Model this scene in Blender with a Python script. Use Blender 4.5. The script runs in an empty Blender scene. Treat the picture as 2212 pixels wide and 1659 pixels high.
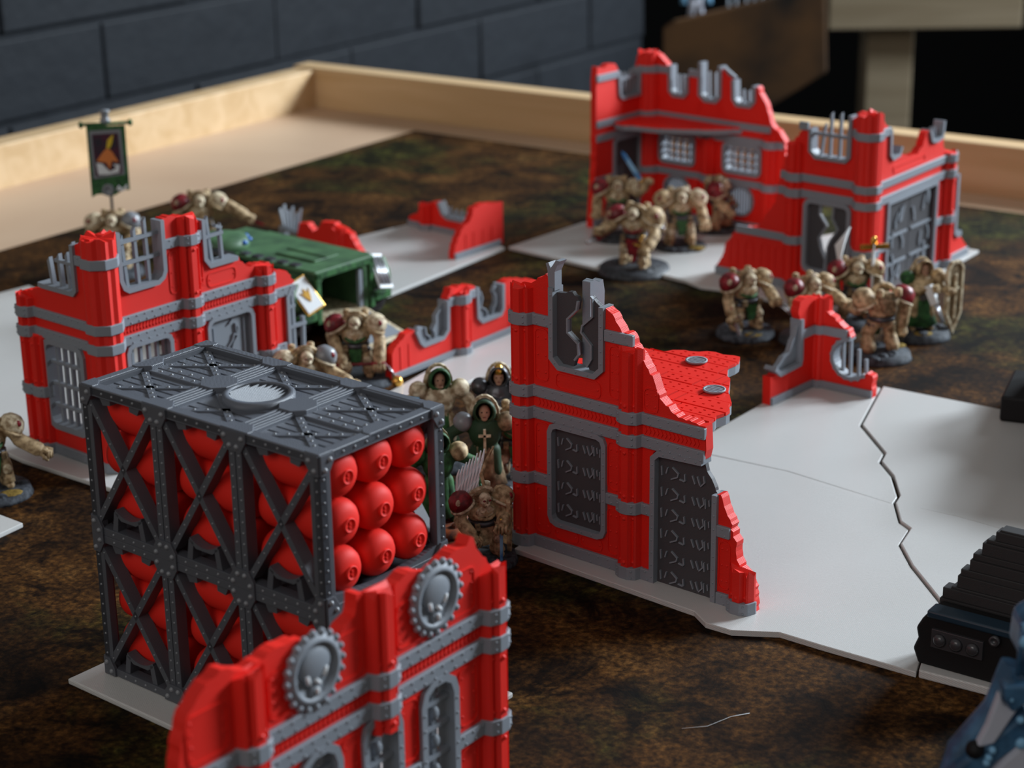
import bpy, bmesh, math, random
from mathutils import Vector, Matrix
from mathutils.geometry import tessellate_polygon
random.seed(7)
R = math.radians
PI = math.pi
S = 0.01                      # everything below is written in centimetres
COL = bpy.context.scene.collection
sc = bpy.context.scene

# ---------------------------------------------------------------- camera
cam_d = bpy.data.cameras.new('camera')
cam = bpy.data.objects.new('camera', cam_d)
COL.objects.link(cam)
PITCH, ROLL, HC = 0.3372, -0.0138, 30.23
fwd = Vector((0, math.cos(PITCH), -math.sin(PITCH)))
up0 = Vector((0, math.sin(PITCH), math.cos(PITCH)))
rt0 = Vector((1, 0, 0))
rt = math.cos(ROLL) * rt0 + math.sin(ROLL) * up0
up = -math.sin(ROLL) * rt0 + math.cos(ROLL) * up0
m = Matrix.Identity(4)
for i in range(3):
    m[i][0], m[i][1], m[i][2] = rt[i], up[i], -fwd[i]
m.translation = Vector((0, 0, HC * S))
cam.matrix_world = m
cam_d.sensor_width = 36.0
cam_d.lens = 4205.0 / 2212.0 * 36.0
cam_d.clip_start = 0.01
cam_d.clip_end = 50
cam_d.dof.use_dof = True
cam_d.dof.focus_distance = 0.665
cam_d.dof.aperture_fstop = 16.5
sc.camera = cam

# ---------------------------------------------------------------- light
sc.view_settings.view_transform = 'Standard'
sc.view_settings.look = 'None'
sc.view_settings.gamma = 1.0
sc.view_settings.use_curve_mapping = False
sc.view_settings.exposure = 0.0
w = bpy.data.worlds.new('room_light')
sc.world = w
w.use_nodes = True
bg = w.node_tree.nodes['Background']
bg.inputs[0].default_value = (1.0, 0.985, 0.96, 1)
bg.inputs[1].default_value = 0.20

def area(name, loc, target, sx, sy, power, color):
    d = bpy.data.lights.new(name, 'AREA')
    d.shape = 'RECTANGLE'; d.size = sx; d.size_y = sy
    d.energy = power; d.color = color
    o = bpy.data.objects.new(name, d); COL.objects.link(o)
    o.location = loc
    o.rotation_euler = (Vector(target) - Vector(loc)).to_track_quat('-Z', 'Y').to_euler()
    return o
# the window of the room, to the right and slightly behind the table
area('window_light_back', (1.95, 2.60, 1.15), (0.17, 0.75, 0.02), 0.7, 0.6, 62, (0.80, 0.91, 1.0))
# added fill lamp behind the camera, brightens the faces turned towards it
area('room_fill', (-1.9, -2.6, 2.4), (0.05, 0.95, 0.0), 2.4, 1.8, 32, (1.0, 0.96, 0.90))
area('window_light', (2.05, 1.65, 1.05), (0.05, 0.85, 0.02), 0.5, 0.5, 88, (0.80, 0.91, 1.0))

# ---------------------------------------------------------------- materials
def new_mat(name):
    m = bpy.data.materials.new(name); m.use_nodes = True
    nt = m.node_tree; b = nt.nodes['Principled BSDF']
    return m, nt, b
def N(nt, t, **k):
    n = nt.nodes.new(t)
    for a, v in k.items():
        if a in n.inputs: n.inputs[a].default_value = v
        else: setattr(n, a, v)
    return n
def L(nt, a, b): nt.links.new(a, b)
def c3(c): return (c[0], c[1], c[2], 1)
def plastic(name, col, rough=0.45, spec=0.4, layer=0.0, metal=0.0, var=0.0, var_col=None, vscale=120, bump=0.0, axis='Z', sss=0.0, layer_pitch=0.03, coat=0):
    m, nt, b = new_mat(name)
    b.inputs['Base Color'].default_value = c3(col)
    b.inputs['Roughness'].default_value = rough
    b.inputs['Specular IOR Level'].default_value = spec
    b.inputs['Metallic'].default_value = metal
    b.inputs['Coat Weight'].default_value = coat
    tc = N(nt, 'ShaderNodeTexCoord')
    if sss:
        b.inputs['Subsurface Weight'].default_value = sss
        b.inputs['Subsurface Radius'].default_value = (1.0, 0.25, 0.2)
        b.inputs['Subsurface Scale'].default_value = 0.002
    if var:
        n = N(nt, 'ShaderNodeTexNoise', Scale=vscale, Detail=5.0)
        L(nt, tc.outputs['Object'], n.inputs['Vector'])
        r = N(nt, 'ShaderNodeValToRGB')
        r.color_ramp.elements[0].position = 0.5 - var * 0.5
        r.color_ramp.elements[1].position = 0.62
        vc = var_col or tuple(x * 0.5 for x in col)
        r.color_ramp.elements[0].color = c3(vc); r.color_ramp.elements[1].color = c3(col)
        L(nt, n.outputs['Fac'], r.inputs['Fac']); L(nt, r.outputs['Color'], b.inputs['Base Color'])
    if layer or bump:
        bp = N(nt, 'ShaderNodeBump', Strength=layer or bump, Distance=0.0003)
        if layer:
            wv = N(nt, 'ShaderNodeTexWave', Scale=1.0, Distortion=0.0, Detail=0.0)
            wv.bands_direction = axis
            mp = N(nt, 'ShaderNodeMapping'); s_ = 31.4 / layer_pitch
            mp.inputs['Scale'].default_value = (s_, s_, s_)
            L(nt, tc.outputs['Object'], mp.inputs['Vector']); L(nt, mp.outputs['Vector'], wv.inputs['Vector'])
            L(nt, wv.outputs['Fac'], bp.inputs['Height'])
        else:
            n2 = N(nt, 'ShaderNodeTexNoise', Scale=vscale * 3, Detail=4.0)
            L(nt, tc.outputs['Object'], n2.inputs['Vector']); L(nt, n2.outputs['Fac'], bp.inputs['Height'])
        L(nt, bp.outputs['Normal'], b.inputs['Normal'])
    return m
M = {}
M['red'] = plastic('red_plastic', (0.78, 0.016, 0.008), 0.5, 0.32, layer=0.25, sss=0.0)
M['redtank'] = plastic('red_tank_plastic', (0.80, 0.022, 0.013), 0.6, 0.25)
M['grey'] = plastic('grey_plastic', (0.225, 0.247, 0.282), 0.5, 0.4, layer=0.2)
M['dark'] = plastic('dark_grey_plastic', (0.062, 0.060, 0.066), 0.5, 0.35, layer=0.2)
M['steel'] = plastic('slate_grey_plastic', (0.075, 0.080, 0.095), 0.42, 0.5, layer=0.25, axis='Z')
M['steellit'] = plastic('slate_grey_plastic_lit', (0.11, 0.12, 0.145), 0.42, 0.6, layer=0.3, axis='DIAGONAL')  # paler copy of the rack plastic, light on the lid put into colour
M['black'] = plastic('black_plastic', (0.008, 0.0075, 0.008), 0.5, 0.2, layer=0.2)
M['bone'] = plastic('bone_paint', (0.62, 0.46, 0.27), 0.6, 0.3, var=0.28, var_col=(0.20, 0.125, 0.06), vscale=330)
M['bonelight'] = plastic('pale_bone_paint', (0.74, 0.64, 0.46), 0.6, 0.3, var=0.24, var_col=(0.30, 0.21, 0.12), vscale=420)
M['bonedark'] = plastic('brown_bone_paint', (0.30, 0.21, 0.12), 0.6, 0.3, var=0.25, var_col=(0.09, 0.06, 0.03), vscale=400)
M['green'] = plastic('green_paint', (0.045, 0.15, 0.045), 0.6, 0.3, var=0.25, var_col=(0.015, 0.05, 0.02), vscale=300)
M['hull'] = plastic('green_hull_paint', (0.075, 0.165, 0.075), 0.5, 0.4, var=0.3, var_col=(0.045, 0.10, 0.05), vscale=90)
M['crimson'] = plastic('crimson_paint', (0.30, 0.015, 0.025), 0.4, 0.4, var=0.15, var_col=(0.12, 0.008, 0.012), vscale=300)
M['silver'] = plastic('silver_paint', (0.55, 0.56, 0.60), 0.25, 0.5, metal=0.8)
M['gold'] = plastic('gold_paint', (0.75, 0.42, 0.09), 0.25, 0.5, metal=0.9)
M['white'] = plastic('white_paint', (0.72, 0.74, 0.76), 0.5, 0.3)
M['gun'] = plastic('gunmetal_paint', (0.08, 0.08, 0.09), 0.35, 0.5, metal=0.6)
M['base'] = plastic('slate_base_paint', (0.075, 0.085, 0.10), 0.7, 0.2, var=0.3, var_col=(0.02, 0.022, 0.028), vscale=300, bump=0.6)
M['basedark'] = plastic('black_base_paint', (0.022, 0.024, 0.028), 0.55, 0.3, var=0.3, var_col=(0.06, 0.065, 0.075), vscale=250, bump=0.6)
M['moss'] = plastic('mustard_flock', (0.30, 0.20, 0.05), 0.9, 0.1, var=0.2, vscale=600)
M['blue'] = plastic('blue_blade_paint', (0.03, 0.16, 0.42), 0.3, 0.5, var=0.15, var_col=(0.25, 0.5, 0.75), vscale=150)
M['bluemech'] = plastic('blue_paint', (0.05, 0.14, 0.26), 0.35, 0.5, var=0.2, var_col=(0.02, 0.06, 0.12), vscale=120)
M['bluelight'] = plastic('light_blue_paint', (0.18, 0.40, 0.62), 0.4, 0.5)
M['palemech'] = plastic('pale_lilac_paint', (0.42, 0.44, 0.52), 0.5, 0.3)
M['skin'] = plastic('skin_paint', (0.42, 0.24, 0.16), 0.6, 0.3)
M['rubber'] = plastic('track_paint', (0.045, 0.036, 0.036), 0.6, 0.3, var=0.2, vscale=200)

def print_white():
    m, nt, b = new_mat('white_printed_floor')
    tc = N(nt, 'ShaderNodeTexCoord')
    n = N(nt, 'ShaderNodeTexNoise', Scale=25.0, Detail=3.0)
    L(nt, tc.outputs['Object'], n.inputs['Vector'])
    r = N(nt, 'ShaderNodeValToRGB')
    r.color_ramp.elements[0].color = (0.54, 0.53, 0.515, 1); r.color_ramp.elements[1].color = (0.59, 0.585, 0.575, 1)
    L(nt, n.outputs['Fac'], r.inputs['Fac']); L(nt, r.outputs['Color'], b.inputs['Base Color'])
    b.inputs['Roughness'].default_value = 0.30
    b.inputs['Specular IOR Level'].default_value = 0.5
    wv = N(nt, 'ShaderNodeTexWave', Scale=900.0, Distortion=1.0, Detail=2.0)
    wv.bands_direction = 'DIAGONAL'
    n2 = N(nt, 'ShaderNodeTexNoise', Scale=900.0, Detail=2.0)
    L(nt, tc.outputs['Object'], n2.inputs['Vector'])
    L(nt, tc.outputs['Object'], wv.inputs['Vector'])
    mx = N(nt, 'ShaderNodeMath', operation='ADD'); L(nt, wv.outputs['Fac'], mx.inputs[0]); L(nt, n2.outputs['Fac'], mx.inputs[1])
    bp = N(nt, 'ShaderNodeBump', Strength=0.3, Distance=0.00012)
    L(nt, mx.outputs[0], bp.inputs['Height']); L(nt, bp.outputs['Normal'], b.inputs['Normal'])
    return m
M['tile'] = print_white()

def mat_cloth():
    m, nt, b = new_mat('printed_battle_mat')
    tc = N(nt, 'ShaderNodeTexCoord')
    def ramp(fac, els):
        r = N(nt, 'ShaderNodeValToRGB')
        while len(r.color_ramp.elements) < len(els): r.color_ramp.elements.new(0.5)
        for e, (p, c) in zip(r.color_ramp.elements, els): e.position = p; e.color = c3(c)
        L(nt, fac, r.inputs['Fac']); return r.outputs['Color']
    def noise(s, d, dist=0.0):
        n = N(nt, 'ShaderNodeTexNoise', Scale=s, Detail=d, Distortion=dist, Roughness=0.65)
        L(nt, tc.outputs['Object'], n.inputs['Vector']); return n.outputs['Fac']
    brown = ramp(noise(22, 10, 0.6), [(0.30, (0.006, 0.004, 0.003)), (0.43, (0.034, 0.015, 0.005)), (0.55, (0.080, 0.035, 0.010)), (0.72, (0.17, 0.085, 0.03))])
    green = ramp(noise(80, 10, 0.5), [(0.32, (0.006, 0.007, 0.003)), (0.48, (0.026, 0.028, 0.008)), (0.62, (0.065, 0.068, 0.016)), (0.80, (0.16, 0.16, 0.04))])
    sel = ramp(noise(7.0, 6, 0.4), [(0.50, (0, 0, 0)), (0.62, (1, 1, 1))])
    mx = N(nt, 'ShaderNodeMix', data_type='RGBA'); L(nt, sel, mx.inputs[0]); L(nt, brown, mx.inputs[6]); L(nt, green, mx.inputs[7])
    dk = ramp(noise(34, 10, 0.9), [(0.38, (0.16, 0.15, 0.16)), (0.50, (1, 1, 1))])
    mu = N(nt, 'ShaderNodeMix', data_type='RGBA', blend_type='MULTIPLY'); mu.inputs[0].default_value = 1.0
    L(nt, mx.outputs[2], mu.inputs[6]); L(nt, dk, mu.inputs[7])
    fine = ramp(noise(420, 8), [(0.36, (0.22, 0.20, 0.19)), (0.50, (0.66, 0.62, 0.55)), (0.70, (1.7, 1.6, 1.25))])
    mu2 = N(nt, 'ShaderNodeMix', data_type='RGBA', blend_type='MULTIPLY'); mu2.inputs[0].default_value = 1.0
    L(nt, mu.outputs[2], mu2.inputs[6]); L(nt, fine, mu2.inputs[7])
    # printed cracks in the earth
    vo = N(nt, 'ShaderNodeTexVoronoi', Scale=38.0); vo.feature = 'DISTANCE_TO_EDGE'
    dn = N(nt, 'ShaderNodeTexNoise', Scale=60.0, Detail=4.0); L(nt, tc.outputs['Object'], dn.inputs['Vector'])
    vm = N(nt, 'ShaderNodeVectorMath', operation='MULTIPLY_ADD'); vm.inputs[1].default_value = (0.02, 0.02, 0.02)
    L(nt, dn.outputs['Color'], vm.inputs[0]); L(nt, tc.outputs['Object'], vm.inputs[2]); L(nt, vm.outputs[0], vo.inputs['Vector'])
    cr = ramp(vo.outputs['Distance'], [(0.0, (0.25, 0.22, 0.2)), (0.03, (1, 1, 1))])
    mu3 = N(nt, 'ShaderNodeMix', data_type='RGBA', blend_type='MULTIPLY'); L(nt, noise(9, 3), mu3.inputs[0])
    L(nt, mu2.outputs[2], mu3.inputs[6]); L(nt, cr, mu3.inputs[7])
    L(nt, mu3.outputs[2], b.inputs['Base Color'])
    b.inputs['Roughness'].default_value = 0.72
    b.inputs['Specular IOR Level'].default_value = 0.08
    bp = N(nt, 'ShaderNodeBump', Strength=0.25, Distance=0.0003)
    L(nt, noise(1800, 2), bp.inputs['Height']); L(nt, bp.outputs['Normal'], b.inputs['Normal'])
    return m
M['mat'] = mat_cloth()

def wood(name, c1, c2, sc_=(4, 60, 60), rough=0.55):
    m, nt, b = new_mat(name)
    tc = N(nt, 'ShaderNodeTexCoord'); mp = N(nt, 'ShaderNodeMapping')
    mp.inputs['Scale'].default_value = sc_
    L(nt, tc.outputs['Object'], mp.inputs['Vector'])
    n = N(nt, 'ShaderNodeTexNoise', Scale=1.0, Detail=5.0, Distortion=0.8)
    L(nt, mp.outputs['Vector'], n.inputs['Vector'])
    r = N(nt, 'ShaderNodeValToRGB')
    r.color_ramp.elements[0].position = 0.3; r.color_ramp.elements[1].position = 0.65
    r.color_ramp.elements[0].color = c3(c1); r.color_ramp.elements[1].color = c3(c2)
    L(nt, n.outputs['Fac'], r.inputs['Fac']); L(nt, r.outputs['Color'], b.inputs['Base Color'])
    b.inputs['Roughness'].default_value = rough
    b.inputs['Specular IOR Level'].default_value = 0.3
    return m
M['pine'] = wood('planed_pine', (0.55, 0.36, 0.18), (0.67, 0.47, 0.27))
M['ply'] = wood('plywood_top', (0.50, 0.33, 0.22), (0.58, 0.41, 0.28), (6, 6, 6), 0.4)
M['dimpine'] = wood('shaded_pine', (0.17, 0.13, 0.08), (0.22, 0.175, 0.115))  # pine with the dim light behind the table put into its colour
def brickmat():
    m, nt, b = new_mat('black_painted_brick')
    tc = N(nt, 'ShaderNodeTexCoord')
    n = N(nt, 'ShaderNodeTexNoise', Scale=40.0, Detail=6.0)
    L(nt, tc.outputs['Object'], n.inputs['Vector'])
    r = N(nt, 'ShaderNodeValToRGB'); r.color_ramp.elements[0].color = (0.010, 0.0115, 0.0145, 1); r.color_ramp.elements[1].color = (0.015, 0.0175, 0.022, 1)
    L(nt, n.outputs['Fac'], r.inputs['Fac']); L(nt, r.outputs['Color'], b.inputs['Base Color'])
    b.inputs['Roughness'].default_value = 0.65; b.inputs['Specular IOR Level'].default_value = 0.15
    bp = N(nt, 'ShaderNodeBump', Strength=0.5, Distance=0.003); L(nt, n.outputs['Fac'], bp.inputs['Height']); L(nt, bp.outputs['Normal'], b.inputs['Normal'])
    return m
M['brick'] = brickmat()
M['rust'] = plastic('rusty_brown_print', (0.075, 0.036, 0.013), 0.8, 0.2, var=0.35, var_col=(0.012, 0.009, 0.007), vscale=12)
M['void'] = plastic('charcoal_floor', (0.004, 0.004, 0.004), 0.9, 0.02)

# ---------------------------------------------------------------- mesh helpers
class MB:
    """Collects shapes (centimetres) into one mesh."""
    def __init__(s, T=None): s.v = []; s.f = []; s.mi = []; s.T = T; s.sm = []
    def add(s, vs, fs, smooth=False):
        b = len(s.v)
        for p in vs:
            p = Vector(p)
            if s.T is not None: p = s.T @ p
            s.v.append(p)
        for f in fs: s.f.append([b + i for i in f]); s.sm.append(smooth)
        return s
    def box(s, x0, x1, y0, y1, z0, z1, X=None):
        vs = [Vector((x, y, z)) for x in (x0, x1) for y in (y0, y1) for z in (z0, z1)]
        if X is not None: vs = [X @ v for v in vs]
        return s.add(vs, [(0, 1, 3, 2), (4, 6, 7, 5), (0, 4, 5, 1), (2, 3, 7, 6), (0, 2, 6, 4), (1, 5, 7, 3)])
    def prism(s, poly, y0, y1, holes=(), plane='xz'):
        loops = [list(poly)] + [list(h) for h in holes]
        P = {'xz': lambda a, b, t: (a, t, b), 'xy': lambda a, b, t: (a, b, t), 'yz': lambda a, b, t: (t, a, b)}[plane]
        flat = [p for l in loops for p in l]; n = len(flat)
        tris = tessellate_polygon([[Vector((p[0], p[1], 0)) for p in l] for l in loops])
        vs = [P(p[0], p[1], y0) for p in flat] + [P(p[0], p[1], y1) for p in flat]
        fs = [tuple(t) for t in tris] + [tuple(n + i for i in reversed(t)) for t in tris]
        o = 0
        for l in loops:
            k = len(l)
            for i in range(k): j = (i + 1) % k; fs.append((o + i, o + j, n + o + j, n + o + i))
            o += k
        return s.add(vs, fs)
    def ribbon(s, path, wd, y0, y1, closed=False, plane='xz'):
        """a strip of constant width along a path, extruded"""
        n = len(path); P = [Vector((p[0], p[1])) for p in path]; A = []; B = []
        for i in range(n):
            a = P[i - 1] if (i > 0 or closed) else P[i]; c = P[(i + 1) % n] if (i < n - 1 or closed) else P[i]
            d1 = (P[i] - a); d2 = (c - P[i])
            if d1.length < 1e-6: d1 = d2
            if d2.length < 1e-6: d2 = d1
            d1.normalize(); d2.normalize(); t = d1 + d2
            if t.length < 1e-3: t = d1
            t.normalize(); nn = Vector((-t.y, t.x)); k = 1 / max(0.5, abs(nn.dot(Vector((-d1.y, d1.x)))))
            A.append(P[i] + nn * wd / 2 * k); B.append(P[i] - nn * wd / 2 * k)
        Q = (lambda p, t: (p.x, t, p.y)) if plane == 'xz' else (lambda p, t: (p.x, p.y, t))
        vs = []
        for i in range(n): vs += [Q(A[i], y0), Q(B[i], y0), Q(B[i], y1), Q(A[i], y1)]
        fs = []
        for i in range(n if closed else n - 1):
            a = 4 * i; b = 4 * ((i + 1) % n)
            for k in range(4): fs.append((a + k, a + (k + 1) % 4, b + (k + 1) % 4, b + k))
        if not closed: fs += [(3, 2, 1, 0), tuple(4 * (n - 1) + k for k in range(4))]
        return s.add(vs, fs)
    def tube(s, pts, r, seg=8, caps=True, smooth=True):
        pts = [Vector(p) for p in pts]; n = len(pts)
        rr = r if isinstance(r, (list, tuple)) else [r] * n
        vs = []; prev = None
        for i, p in enumerate(pts):
            d = (pts[min(i + 1, n - 1)] - pts[max(i - 1, 0)])
            d = d.normalized() if d.length > 1e-9 else Vector((0, 0, 1))
            a = Vector((0, 0, 1)) if prev is None else prev
            if prev is None and abs(d.z) > .9: a = Vector((1, 0, 0))
            u = (a - d * a.dot(d)).normalized(); v = d.cross(u); prev = u
            for k in range(seg):
                t = 2 * PI * k / seg + PI / seg; vs.append(p + (u * math.cos(t) + v * math.sin(t)) * rr[i])
        fs = []
        for i in range(n - 1):
            for k in range(seg): fs.append((i * seg + k, i * seg + (k + 1) % seg, (i + 1) * seg + (k + 1) % seg, (i + 1) * seg + k))
        s.add(vs, fs, smooth)
        if caps: s.add(vs[:seg], [tuple(range(seg))]); s.add(vs[-seg:], [tuple(range(seg))])
        return s
    def ball(s, c, r, su=10, sv=6, X=None, smooth=True):
        rx, ry, rz = r if isinstance(r, (tuple, list)) else (r, r, r)
        vs = [Vector((0, 0, rz))]; fs = []
        for j in range(1, sv):
            t = PI * j / sv
            for i in range(su): p = 2 * PI * i / su; vs.append(Vector((rx * math.sin(t) * math.cos(p), ry * math.sin(t) * math.sin(p), rz * math.cos(t))))
        vs.append(Vector((0, 0, -rz)))
        for i in range(su):
            fs.append((0, 1 + i, 1 + (i + 1) % su)); o = 1 + (sv - 2) * su
            fs.append((len(vs) - 1, o + (i + 1) % su, o + i))
        for j in range(sv - 2):
            for i in range(su): a = 1 + j * su; fs.append((a + i, a + su + i, a + su + (i + 1) % su, a + (i + 1) % su))
        if X is not None: vs = [X @ v for v in vs]
        return s.add([v + Vector(c) for v in vs], fs, smooth)
    def lathe(s, prof, c=(0, 0, 0), seg=24, X=None, smooth=True):
        """profile of (radius, height) turned about z"""
        vs = []; fs = []; n = len(prof)
        for r_, z in prof:
            for k in range(seg): t = 2 * PI * k / seg; vs.append(Vector((r_ * math.cos(t), r_ * math.sin(t), z)))
        for i in range(n - 1):
            for k in range(seg): fs.append((i * seg + k, i * seg + (k + 1) % seg, (i + 1) * seg + (k + 1) % seg, (i + 1) * seg + k))
        if prof[0][0] > 1e-6: fs.append(tuple(range(seg)))
        if prof[-1][0] > 1e-6: fs.append(tuple((n - 1) * seg + k for k in range(seg)))
        if X is not None: vs = [X @ v for v in vs]
        return s.add([v + Vector(c) for v in vs], fs, smooth)
    def rivet(s, p, nrm, r=0.06, seg=6):
        n = Vector(nrm).normalized(); a = Vector((0, 0, 1)) if abs(n.z) < .9 else Vector((1, 0, 0))
        u = n.cross(a).normalized(); v = n.cross(u); p = Vector(p); vs = []
        for rr, h in ((1, 0), (.75, .6)):
            for k in range(seg): t = 2 * PI * k / seg; vs.append(p + (u * math.cos(t) + v * math.sin(t)) * r * rr + n * h * r)
        vs.append(p + n * r * .9)
        fs = [(k, (k + 1) % seg, seg + (k + 1) % seg, seg + k) for k in range(seg)] + [(seg + k, seg + (k + 1) % seg, 2 * seg) for k in range(seg)]
        return s.add(vs, fs, True)
    def mesh(s, name, mat):
        me = bpy.data.meshes.new(name)
        me.from_pydata([v * S for v in s.v], [], s.f)
        me.polygons.foreach_set('use_smooth', s.sm)
        bm = bmesh.new(); bm.from_mesh(me)
        bmesh.ops.remove_doubles(bm, verts=bm.verts, dist=1e-7)
        bmesh.ops.recalc_face_normals(bm, faces=bm.faces)
        bm.to_mesh(me); bm.free()
        me.materials.append(mat); return me
    def build(s, name, mat, parent=None, bevel=0.0, label=None, kind=None):
        o = bpy.data.objects.new(name, s.mesh(name, M[mat] if isinstance(mat, str) else mat)); COL.objects.link(o)
        if parent is not None: o.parent = parent
        if bevel:
            b = o.modifiers.new('bevel', 'BEVEL'); b.width = bevel * S; b.segments = 2; b.limit_method = 'ANGLE'; b.angle_limit = R(40)
        if label: o['label'] = label
        if kind: o['kind'] = kind
        return o
def tag(o, label, cat, group=None, kind=None):
    if label: o['label'] = label
    if cat: o['category'] = cat
    if group: o['group'] = group
    if kind: o['kind'] = kind
    return o
def thing(name, label, cat, loc=(0, 0, 0), yaw=0.0, group=None):
    o = bpy.data.objects.new(name, None); COL.objects.link(o)
    o.empty_display_size = 0.01
    o.location = Vector(loc) * S; o.rotation_euler = (0, 0, R(yaw))
    return tag(o, label, cat, group)
def XF(x, y, z=0.0, yaw=0.0): return Matrix.Translation((x, y, z)) @ Matrix.Rotation(R(yaw), 4, 'Z')
def copy_tree(o, parent=None):
    c = o.copy(); COL.objects.link(c)
    if parent is not None: c.parent = parent
    for ch in list(o.children): copy_tree(ch, c)
    return c
def jag(pts, step=0.14, amp=0.055):
    out = [pts[0]]
    for a, b in zip(pts, pts[1:]):
        n = max(1, int(math.hypot(b[0] - a[0], b[1] - a[1]) / step))
        for i in range(1, n + 1):
            t = i / n; q = [a[0] + (b[0] - a[0]) * t, a[1] + (b[1] - a[1]) * t]
            if i < n: q[0] += random.uniform(-amp, amp); q[1] += random.uniform(-amp, amp)
            out.append(tuple(q))
    return out
def rrect(x0, x1, z0, z1, c):
    return [(x0 + c, z0), (x1 - c, z0), (x1 - c * .3, z0 + c * .3), (x1, z0 + c), (x1, z1 - c), (x1 - c * .3, z1 - c * .3), (x1 - c, z1), (x0 + c, z1), (x0 + c * .3, z1 - c * .3), (x0, z1 - c), (x0, z0 + c), (x0 + c * .3, z0 + c * .3)]
def clip(poly, a, b, c):
    """keep a*x+b*y<=c"""
    out = []
    for i, p in enumerate(poly):
        q = poly[(i + 1) % len(poly)]; dp = a * p[0] + b * p[1] - c; dq = a * q[0] + b * q[1] - c
        if dp <= 0: out.append(p)
        if dp * dq < 0: t = dp / (dp - dq); out.append((p[0] + (q[0] - p[0]) * t, p[1] + (q[1] - p[1]) * t))
    return out
def inside(p, poly):
    r = False
    for i in range(len(poly)):
        a = poly[i]; b = poly[i - 1]
        if (a[1] > p[1]) != (b[1] > p[1]) and p[0] < (b[0] - a[0]) * (p[1] - a[1]) / (b[1] - a[1]) + a[0]: r = not r
    return r

# ---------------------------------------------------------------- setting
def at(o, x, y, z=0, yaw=0):
    o.location = (x * S, y * S, z * S); o.rotation_euler = (0, 0, R(yaw)); return o
mb = MB(); mb.box(-500, 500, -200, 500, -76, -75)
mb.build('floor', 'void', kind='structure')
# painted brick wall behind the left rail: bricks laid in courses on a mortar bed
wall = MB(); wall.box(-75, 88.0, 2.75, 12, -75, 60)
wl = wall.build('wall_back', 'brick', kind='structure'); at(wl, -31.73, 165.67, 0, 55)
bme = None
for r_ in range(-5, 7):
    z0 = -8.6 + 7.05 * r_
    off = 11 if r_ % 2 else 0
    for k in range(-4, 5):
        x0 = -12 + off + 22.0 * k; x1 = x0 + 21.75
        if x0 < -75: continue
        if x1 > 88: x1 = 88
        if x1 - x0 < 4: continue
        b = MB(); X = [random.uniform(-.12, .12) for _ in range(4)]
        y0 = random.uniform(-.12, .12) + 2.4
        b.add([(x0, y0 + X[0], z0), (x1, y0 + X[1], z0), (x1, y0 + X[2], z0 + 6.5), (x0, y0 + X[3], z0 + 6.5), (x0 - .2, 3.5, z0 - .2), (x1 + .2, 3.5, z0 - .2), (x1 + .2, 3.5, z0 + 6.5), (x0 - .2, 3.5, z0 + 6.5)],
              [(0, 1, 2, 3), (0, 4, 5, 1), (1, 5, 6, 2), (2, 6, 7, 3), (3, 7, 4, 0), (4, 7, 6, 5)])
        b.build('brick', 'brick', wl, bevel=0.2)
# far dark wall of the room
mb = MB(); mb.box(-100, 520, 420, 425, -75, 200); mb.build('wall_far', 'void', kind='structure')

# gaming table: plywood top and pine rails
tb = thing('gaming_table', 'light plywood tabletop boxed in by a low pine rail, under the printed mat', 'table', (-15.28, 153.4, 0.0), -35)
mb = MB(); mb.box(0, 190, -170, 0, -1.6, 0); mb.build('table_top', 'ply', tb)
mb = MB(Matrix.Rotation(R(.8), 4, 'Z')); mb.box(-2.2, 190, 0, 2.0, -5, 3.15); mb.build('rail', 'pine', tb, bevel=.12)
mb = MB(); mb.box(-2.0, 0, -170, 0, -5, 2.95); mb.build('rail', 'pine', tb, bevel=.12)
for px_, py_ in ((4, -4), (186, -4), (4, -166), (186, -166)):
    mb = MB(); mb.box(px_ - 3, px_ + 3, py_ - 3, py_ + 3, -74.8, -1.6); mb.build('leg', 'pine', tb)
mt = thing('battle_mat', 'printed rubber mat of brown and mossy green ground, covering the tabletop', 'gaming mat', (-6.95, 143.0, 0.01), -35.3)
mb = MB(); mb.box(0, 152, -122, 0, 0, 0.19); mb.build('mat_sheet', 'mat', mt)
mb = MB(); mb.tube([(5.1, 53.2, .23), (5.9, 53.3, .24), (6.7, 53.9, .23), (7.3, 54.1, .23)], .008, 5); tag(mb.build('stray_fibre', 'white'), 'thin curved white fibre lying on the bare mat near the camera', 'fibre')

# things in the dark behind the table
d = thing('other_table', 'pine table end with wide apron and square leg, in the dark', 'table', (40, 240, -75), 0)
mb = MB(); mb.box(-.8, 22.9, -1.5, 1.5, 66.8, 85); mb.build('apron', 'dimpine', d, bevel=.2)
mb = MB(); mb.box(4.6, 10.4, 1.5, 6.5, 0, 84); mb.build('leg', 'dimpine', d, bevel=.2)
d = thing('leaning_board', 'dark rusty brown printed board leaning in the shadow behind the far ruin', 'board', (16.9, 212, -75), 0)
mb = MB(); mb.prism([(0, 0), (0, 71.6), (1.2, 72.4), (11, 74.6), (17.4, 76.2), (18.0, 66.6), (11.5, 62.6), (9, 0)], -0.6, 0.6); mb.build('board_panel', 'rust', d, bevel=.3)
d = thing('distant_miniature', 'blurred pale blue miniature showing above the leaning brown board', 'miniature', (20.7, 214.5, -3.4), 0)
mb = MB(); mb.lathe([(1.5, 0), (1.5, .3), (1.3, .4)], seg=16); mb.build('base', 'black', d)
mb = MB(); mb.tube([(-.6, 0, .4), (-.45, 0, 1.6), (-.2, 0, 2.6)], [.4, .4, .6]); mb.tube([(.6, 0, .4), (.45, 0, 1.6), (.2, 0, 2.6)], [.4, .4, .6]); mb.ball((0, 0, 3.2), (1.0, .7, 1.0)); mb.ball((0, 0, 4.5), .45)
mb.build('body', 'palemech', d)
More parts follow.
